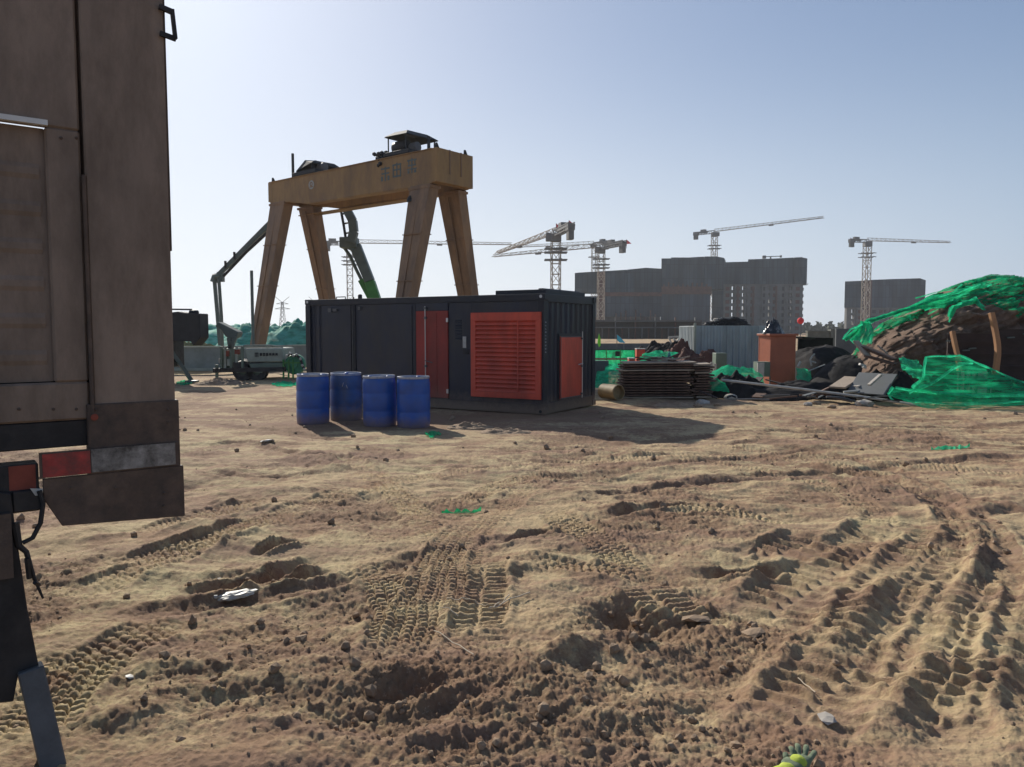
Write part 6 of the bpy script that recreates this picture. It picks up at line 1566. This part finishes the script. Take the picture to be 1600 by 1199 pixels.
for k in range(46):
    px = rr.uniform(1128, 1385); py = rr.uniform(600, 628); Y = CAMH * FPX / (py + rr.uniform(2, 12) - HOR); L = rr.uniform(12, 55); s = rr.uniform(-.22, .22)
    Y = min(Y, 20.5)
    rod('scrap_bar', 'thin dark scrap bar lying in the rubble in front of the cabinet', [(px, py, Y), (px + L * .5, py + L * s * .5 - rr.uniform(0, 3), Y + .1), (px + L, py + L * s, Y)], rr.uniform(.010, .026), rr.choice(['black', 'wood_dk', 'rebar', 'crane_dk', 'crane_dk']), 'scrap', 'scrap bars in the rubble')
rr = random.Random(35)
for k in range(26):
    px = rr.uniform(1120, 1390); py = rr.uniform(596, 626); Y = min(20.3, CAMH * FPX / (py + rr.uniform(3, 10) - HOR)); a = A_(px, py, Y)
    d = Vector((rr.uniform(-.5, .5), rr.uniform(-.3, .3), rr.uniform(-.1, .22)))
    plank('scrap_board', 'dark board fragment lying in the rubble before the cabinet', a, a + d, rr.uniform(.12, .34), .025, M[rr.choice(['wood_dk', 'formwork', 'wood_dk', 'hoard_dark'])], 'board fragments in the rubble', 'board fragment')

# ------------------------------------------------------------------ rocks, clods, litter on the soil
def rock_mesh(r, seed, sub=2, flat=.65):
    bm = bmesh.new(); bmesh.ops.create_icosphere(bm, subdivisions=sub, radius=r)
    for v in bm.verts:
        n = mnoise.noise(v.co / r * 1.3 + Vector((seed * 7.1, seed, 0))); v.co *= 1 + .38 * n; v.co.z *= flat; v.co.x *= 1.2
    me = bpy.data.meshes.new('stone'); bm.to_mesh(me); bm.free(); return me
for k, (px, py, r) in enumerate(((1142, 622, .14), (1098, 630, .13), (1165, 621, .10), (1262, 632, .09), (1275, 629, .10), (1300, 634, .08), (1120, 633, .07), (1350, 630, .16), (1090, 634, .08))):
    me = rock_mesh(r, k + 1); me.materials.append(M['stone'] if k in (0, 1, 3, 7) else M['clod']); g = gnd(px, py + 2)
    o = bpy.data.objects.new('stone', me); col.objects.link(o); o.location = (g.x, g.y, gh(g.x, g.y) + r * .3); tag(o, ('largest but one pale stone, at the foot of the board stack\'s right end', 'pale stone lying before the middle of the board stack', 'small brown stone right of the board stack foot', 'small pale stone below the long pole, left one of a close pair', 'brown stone below the long pole, right one of a close pair', 'smallest brown stone under the very long pole', 'small brown clod-like stone between two pale ones near the board stack', 'big pale stone in front of the dark grey leaning board', 'leftmost small brown stone, before the board stack')[k], 'stone', 'stones along the rubble edge')
def clods():
    rr = random.Random(77); V = []; F = []; base = []
    for s in range(6):
        bm = bmesh.new(); bmesh.ops.create_icosphere(bm, subdivisions=1, radius=1)
        for v in bm.verts: v.co *= 1 + .5 * mnoise.noise(v.co * 1.2 + Vector((s * 5, 0, 0)))
        base.append(([v.co.copy() for v in bm.verts], [tuple(v.index for v in f.verts) for f in bm.faces])); bm.free()
    pos = []; tries = 0
    while len(pos) < 2600 and tries < 60000:
        tries += 1; py = 640 + 640 * rr.random() ** 1.2; px = rr.uniform(-60, 1660); g = gnd(px, py); pos.append((g.x, g.y, rr.random()))
    P = np.array(pos); h, mo = height(P[:, 0].copy(), P[:, 1].copy())
    for i in range(len(P)):
        if mo[i] < .45 and P[i, 2] > .10: continue
        d = P[i, 1]; s = (.004 + .026 * rr.random() ** 7) * (1 + .05 * d)
        vs, fs = base[i % 6]; q = Matrix.Rotation(rr.uniform(0, 6.28), 3, 'Z') @ Matrix.Rotation(rr.uniform(0, 6.28), 3, 'X'); n = len(V)
        V += [tuple(q @ v * s + Vector((P[i, 0], P[i, 1], h[i] + s * .35))) for v in vs]; F += [tuple(a + n for a in f) for f in fs]
    me = bpy.data.meshes.new('soil_crumbs'); me.from_pydata(V, [], F); me.materials.append(M['clod']); o = bpy.data.objects.new('soil_crumbs', me); col.objects.link(o)
    tag(o, 'loose soil crumbs scattered over the churned ground', 'soil crumbs', None, 'stuff')
clods()
# straw stalks
for k, (a, b) in enumerate((((698, 947), (735, 947)), ((742, 946), (762, 953)), ((765, 960), (828, 937)), ((764, 961), (796, 943)), ((688, 965), (716, 976)), ((678, 994), (740, 1036)), ((1247, 1056), (1274, 1078)), ((802, 680), (830, 678)))):
    p, q = gnd(*a), gnd(*b); m = MB(); pts = []
    for j in range(7):
        c = p.lerp(q, j / 6); pts.append((c.x, c.y, gh(c.x, c.y) + .012 + .006 * math.sin(j * 2.1 + k)))
    zz = max(x[2] for x in pts); pts = [(x[0], x[1], x[2] * .4 + zz * .6) for x in pts]
    m.tube(pts, .0042 if k in (0, 2, 3) else .003, 6); o = m.build('dry_stalk', M['straw'], None, smooth=True); origin(o)
    tag(o, ('short dry stalk lying level left of the pair of crossed stalks', 'short bent dry stalk just left of the longest stalk', 'longest dry stalk lying across the tyre tracks', 'dry stalk lying under the longest one', 'short dry stalk at the lower left of the tyre tracks', 'thin long dry stalk below the tyre tracks', 'thin dry stalk on the shaded rut at the right', 'distant dry stalk in front of the container shadow')[k], 'stalk')
# pale crushed bottle/plastic at left
def litter():
    g = gnd(368, 932); z = gh(g.x, g.y); t = thing('crushed_plastic', 'pale crushed plastic bottle lying in the rut at the left', 'litter', (g.x, g.y, z)); 
    me = bmesh.new(); bmesh.ops.create_icosphere(me, subdivisions=3, radius=1)
    for v in me.verts:
        n = mnoise.fractal(v.co * 2.2, 1, 2, 4); v.co = Vector((v.co.x * .115, v.co.y * .05, v.co.z * .022)) * (1 + .35 * n)
    d = bpy.data.meshes.new('bottle_body'); me.to_mesh(d); me.free(); d.materials.append(M['trash']); o = bpy.data.objects.new('bottle_body', d); col.objects.link(o); o.parent = t; o.location = (0, 0, .03); o.rotation_euler = (.1, -.08, .35)
    m = MB(); m.lathe((-.10, -.04, .032), [(0, 0), (.013, 0), (.014, .02), (0, .022)], 10, (-.9, -.3, 0)); m.build('bottle_cap', M['offwhite'], t)
litter()
def chip(name, lab, ct, px, py, s, mt, seed):
    me = rock_mesh(s, seed, 1, .25); me.materials.append(M[mt]); g = gnd(px, py); o = bpy.data.objects.new(name, me); col.objects.link(o); o.location = (g.x, g.y, gh(g.x, g.y) + s * .12); o.rotation_euler = (.2, .1, seed); tag(o, lab, ct)
chip('white_chip', 'small white plastic chip on the soil near the left edge', 'litter', 203, 1063, .025, 'offwhite', 2)
chip('pale_stone', 'pale angular stone in the rut at the lower right', 'stone', 1291, 1128, .038, 'stone', 5)
chip('pale_stone', 'small flat pale stone left of the crushed bottle', 'stone', 343, 903, .03, 'stone', 7)
chip('pale_scrap', 'pale paper scrap on the soil in front of the leftmost drum', 'litter', 419, 691, .10, 'offwhite', 3)
chip('flat_slab', 'flat greenish clay slab right of the deep rut', 'slab', 1176, 985, .07, 'clod', 4)
chip('flat_slab', 'tilted brown clay slab lying in the deep rut', 'slab', 1086, 968, .08, 'clod', 9)
def scrap(px0, px1, py, lab, dy=3, mm='net_thick', seed=0):
    n = 16; rr = random.Random(seed); V = []; F = []
    for i in range(n + 1):
        u = i / n; wd = dy * math.sin(u * math.pi) ** .5 * rr.uniform(.5, 1.3) + .2
        for s in (-1, 0, 1):
            g = gnd(px0 + (px1 - px0) * u, py + s * wd + rr.uniform(-.5, .5)); V.append(Vector((g.x, g.y, gh(g.x, g.y) + .02 + (s == 0) * rr.uniform(0, .05))))
    for i in range(n):
        for j in (0, 1): F.append((i * 3 + j, i * 3 + 3 + j, i * 3 + 4 + j, i * 3 + 1 + j))
    m = MB(); m.add(V, F); o = m.build('net_scrap', M[mm], None, smooth=True); origin(o); tag(o, lab, 'net scrap')
scrap(690, 752, 797, 'faint green net scrap trodden into the soil in the middle foreground', 1.2, 'net_mound', 1)
scrap(1455, 1515, 701, 'thin green net scrap lying alone on the open soil at the right', 1.5, 'net_thick', 2)
scrap(664, 690, 681, 'green net scrap on the shaded soil below the rightmost drum', 4, 'net', 3)
scrap(424, 468, 601, 'bright green net strip on the ground left of the drums', 3, 'net_thick', 4)
scrap(275, 300, 598, 'bright green net scrap at the edge of the truck', 3, 'net_thick', 5)
# pale grass tufts/litter under the tanker, shaded gravel heap in front of container
for k, (px, py, r, h) in enumerate(((345, 600, .5, .10), (735, 668, .28, .05), (790, 676, .30, .04), (1060, 634, .4, .04))):
    g = gnd(px, py); heap('rubble_patch', g.x, g.y, r * 1.6, r, h, M['clod'], k + 2.2, .5, .6, ('pale rubble patch under the tanker', 'low pile of broken clods in the container shade', 'flat clod pile in the container shade, nearer the louvres', 'low soil pile at the foot of the board stack')[k], 'rubble', n=50)

# ------------------------------------------------------------------ GLOVE at the bottom edge
def glove():
    g = gnd(1248, 1226); z = gh(g.x, g.y); t = thing('work_glove', 'lime and grey-green work glove lying on the soil at the bottom edge', 'glove', (g.x, g.y - .0, z))
    bm = bmesh.new(); layer = bm.verts.layers.skin.new('s')
    def v(p, r):
        q = bm.verts.new(p); q[layer].radius = (r, r * .8); return q
    c0 = v((-.075, -.05, .03), .038); c1 = v((-.03, -.02, .04), .042); c2 = v((.015, .012, .045), .040)
    c0[layer].use_root = True
    bm.edges.new((c0, c1)); bm.edges.new((c1, c2))
    for (dx, dy, L, up) in ((-.022, .028, .055, .028), (-.002, .034, .066, .034), (.020, .030, .064, .030), (.034, .010, .052, .016)):
        a = v((.015 + dx, .012 + dy, .052), .0145); b = v((.015 + dx * 1.5 + .012, .012 + dy + L * .5, .052 + up * .7), .0135); e = v((.015 + dx * 1.7 + .02, .012 + dy + L, .050 + up * .5), .0115)
        bm.edges.new((c2, a)); bm.edges.new((a, b)); bm.edges.new((b, e))
    a = v((-.045, .025, .055), .015); b = v((-.04, .055, .065), .012); bm.edges.new((c1, a)); bm.edges.new((a, b))
    me = bpy.data.meshes.new('glove_hand'); bm.to_mesh(me); bm.free(); o = bpy.data.objects.new('glove_hand', me); col.objects.link(o); o.parent = t
    o.modifiers.new('skin', 'SKIN'); sd_ = o.modifiers.new('sub', 'SUBSURF'); sd_.levels = 2; sd_.render_levels = 2
    dg = bpy.context.evaluated_depsgraph_get(); ev = o.evaluated_get(dg); nm = bpy.data.meshes.new_from_object(ev); o.modifiers.clear(); o.data = nm
    nm.materials.clear(); nm.materials.append(M['glove_grey'])
    for p in nm.polygons: p.use_smooth = True
    m = MB(); d = Vector((-.8, -.55, -.05)).normalized(); m.lathe((-.062, -.042, .032), [(.034, -.02), (.043, 0), (.040, .02), (.045, .05), (.048, .085), (.040, .086)], 20, d); m.build('cuff', M['glove_lime'], t, smooth=True)
    m = MB(); m.lathe((-.005, -.004, .062), [(0, .018), (.022, .014), (.034, .004), (.036, -.01)], 16, (.1, -.2, 1)); m.build('back_patch', M['glove_lime'], t, smooth=True)
    t.scale = (.9,) * 3
glove()

# ------------------------------------------------------------------ HAZE
HZ = 0.00028
def haze():
    m = bpy.data.materials.new('air_haze'); m.use_nodes = True; nt = m.node_tree
    for n in list(nt.nodes): nt.nodes.remove(n)
    o_ = nt.nodes.new('ShaderNodeOutputMaterial'); v = nt.nodes.new('ShaderNodeVolumePrincipled'); v.inputs['Density'].default_value = HZ; v.inputs['Color'].default_value = (.86, .90, .95, 1); v.inputs['Anisotropy'].default_value = .3
    nt.links.new(v.outputs[0], o_.inputs['Volume'])
    b = MB(); b.span((-3100, -3100, -2.0), (3100, 3100, 75)); o = b.build('haze', m, None); o['kind'] = 'stuff'; o['label'] = 'thin pale haze over the whole site'; o['category'] = 'haze'
if HZ > 0: haze()
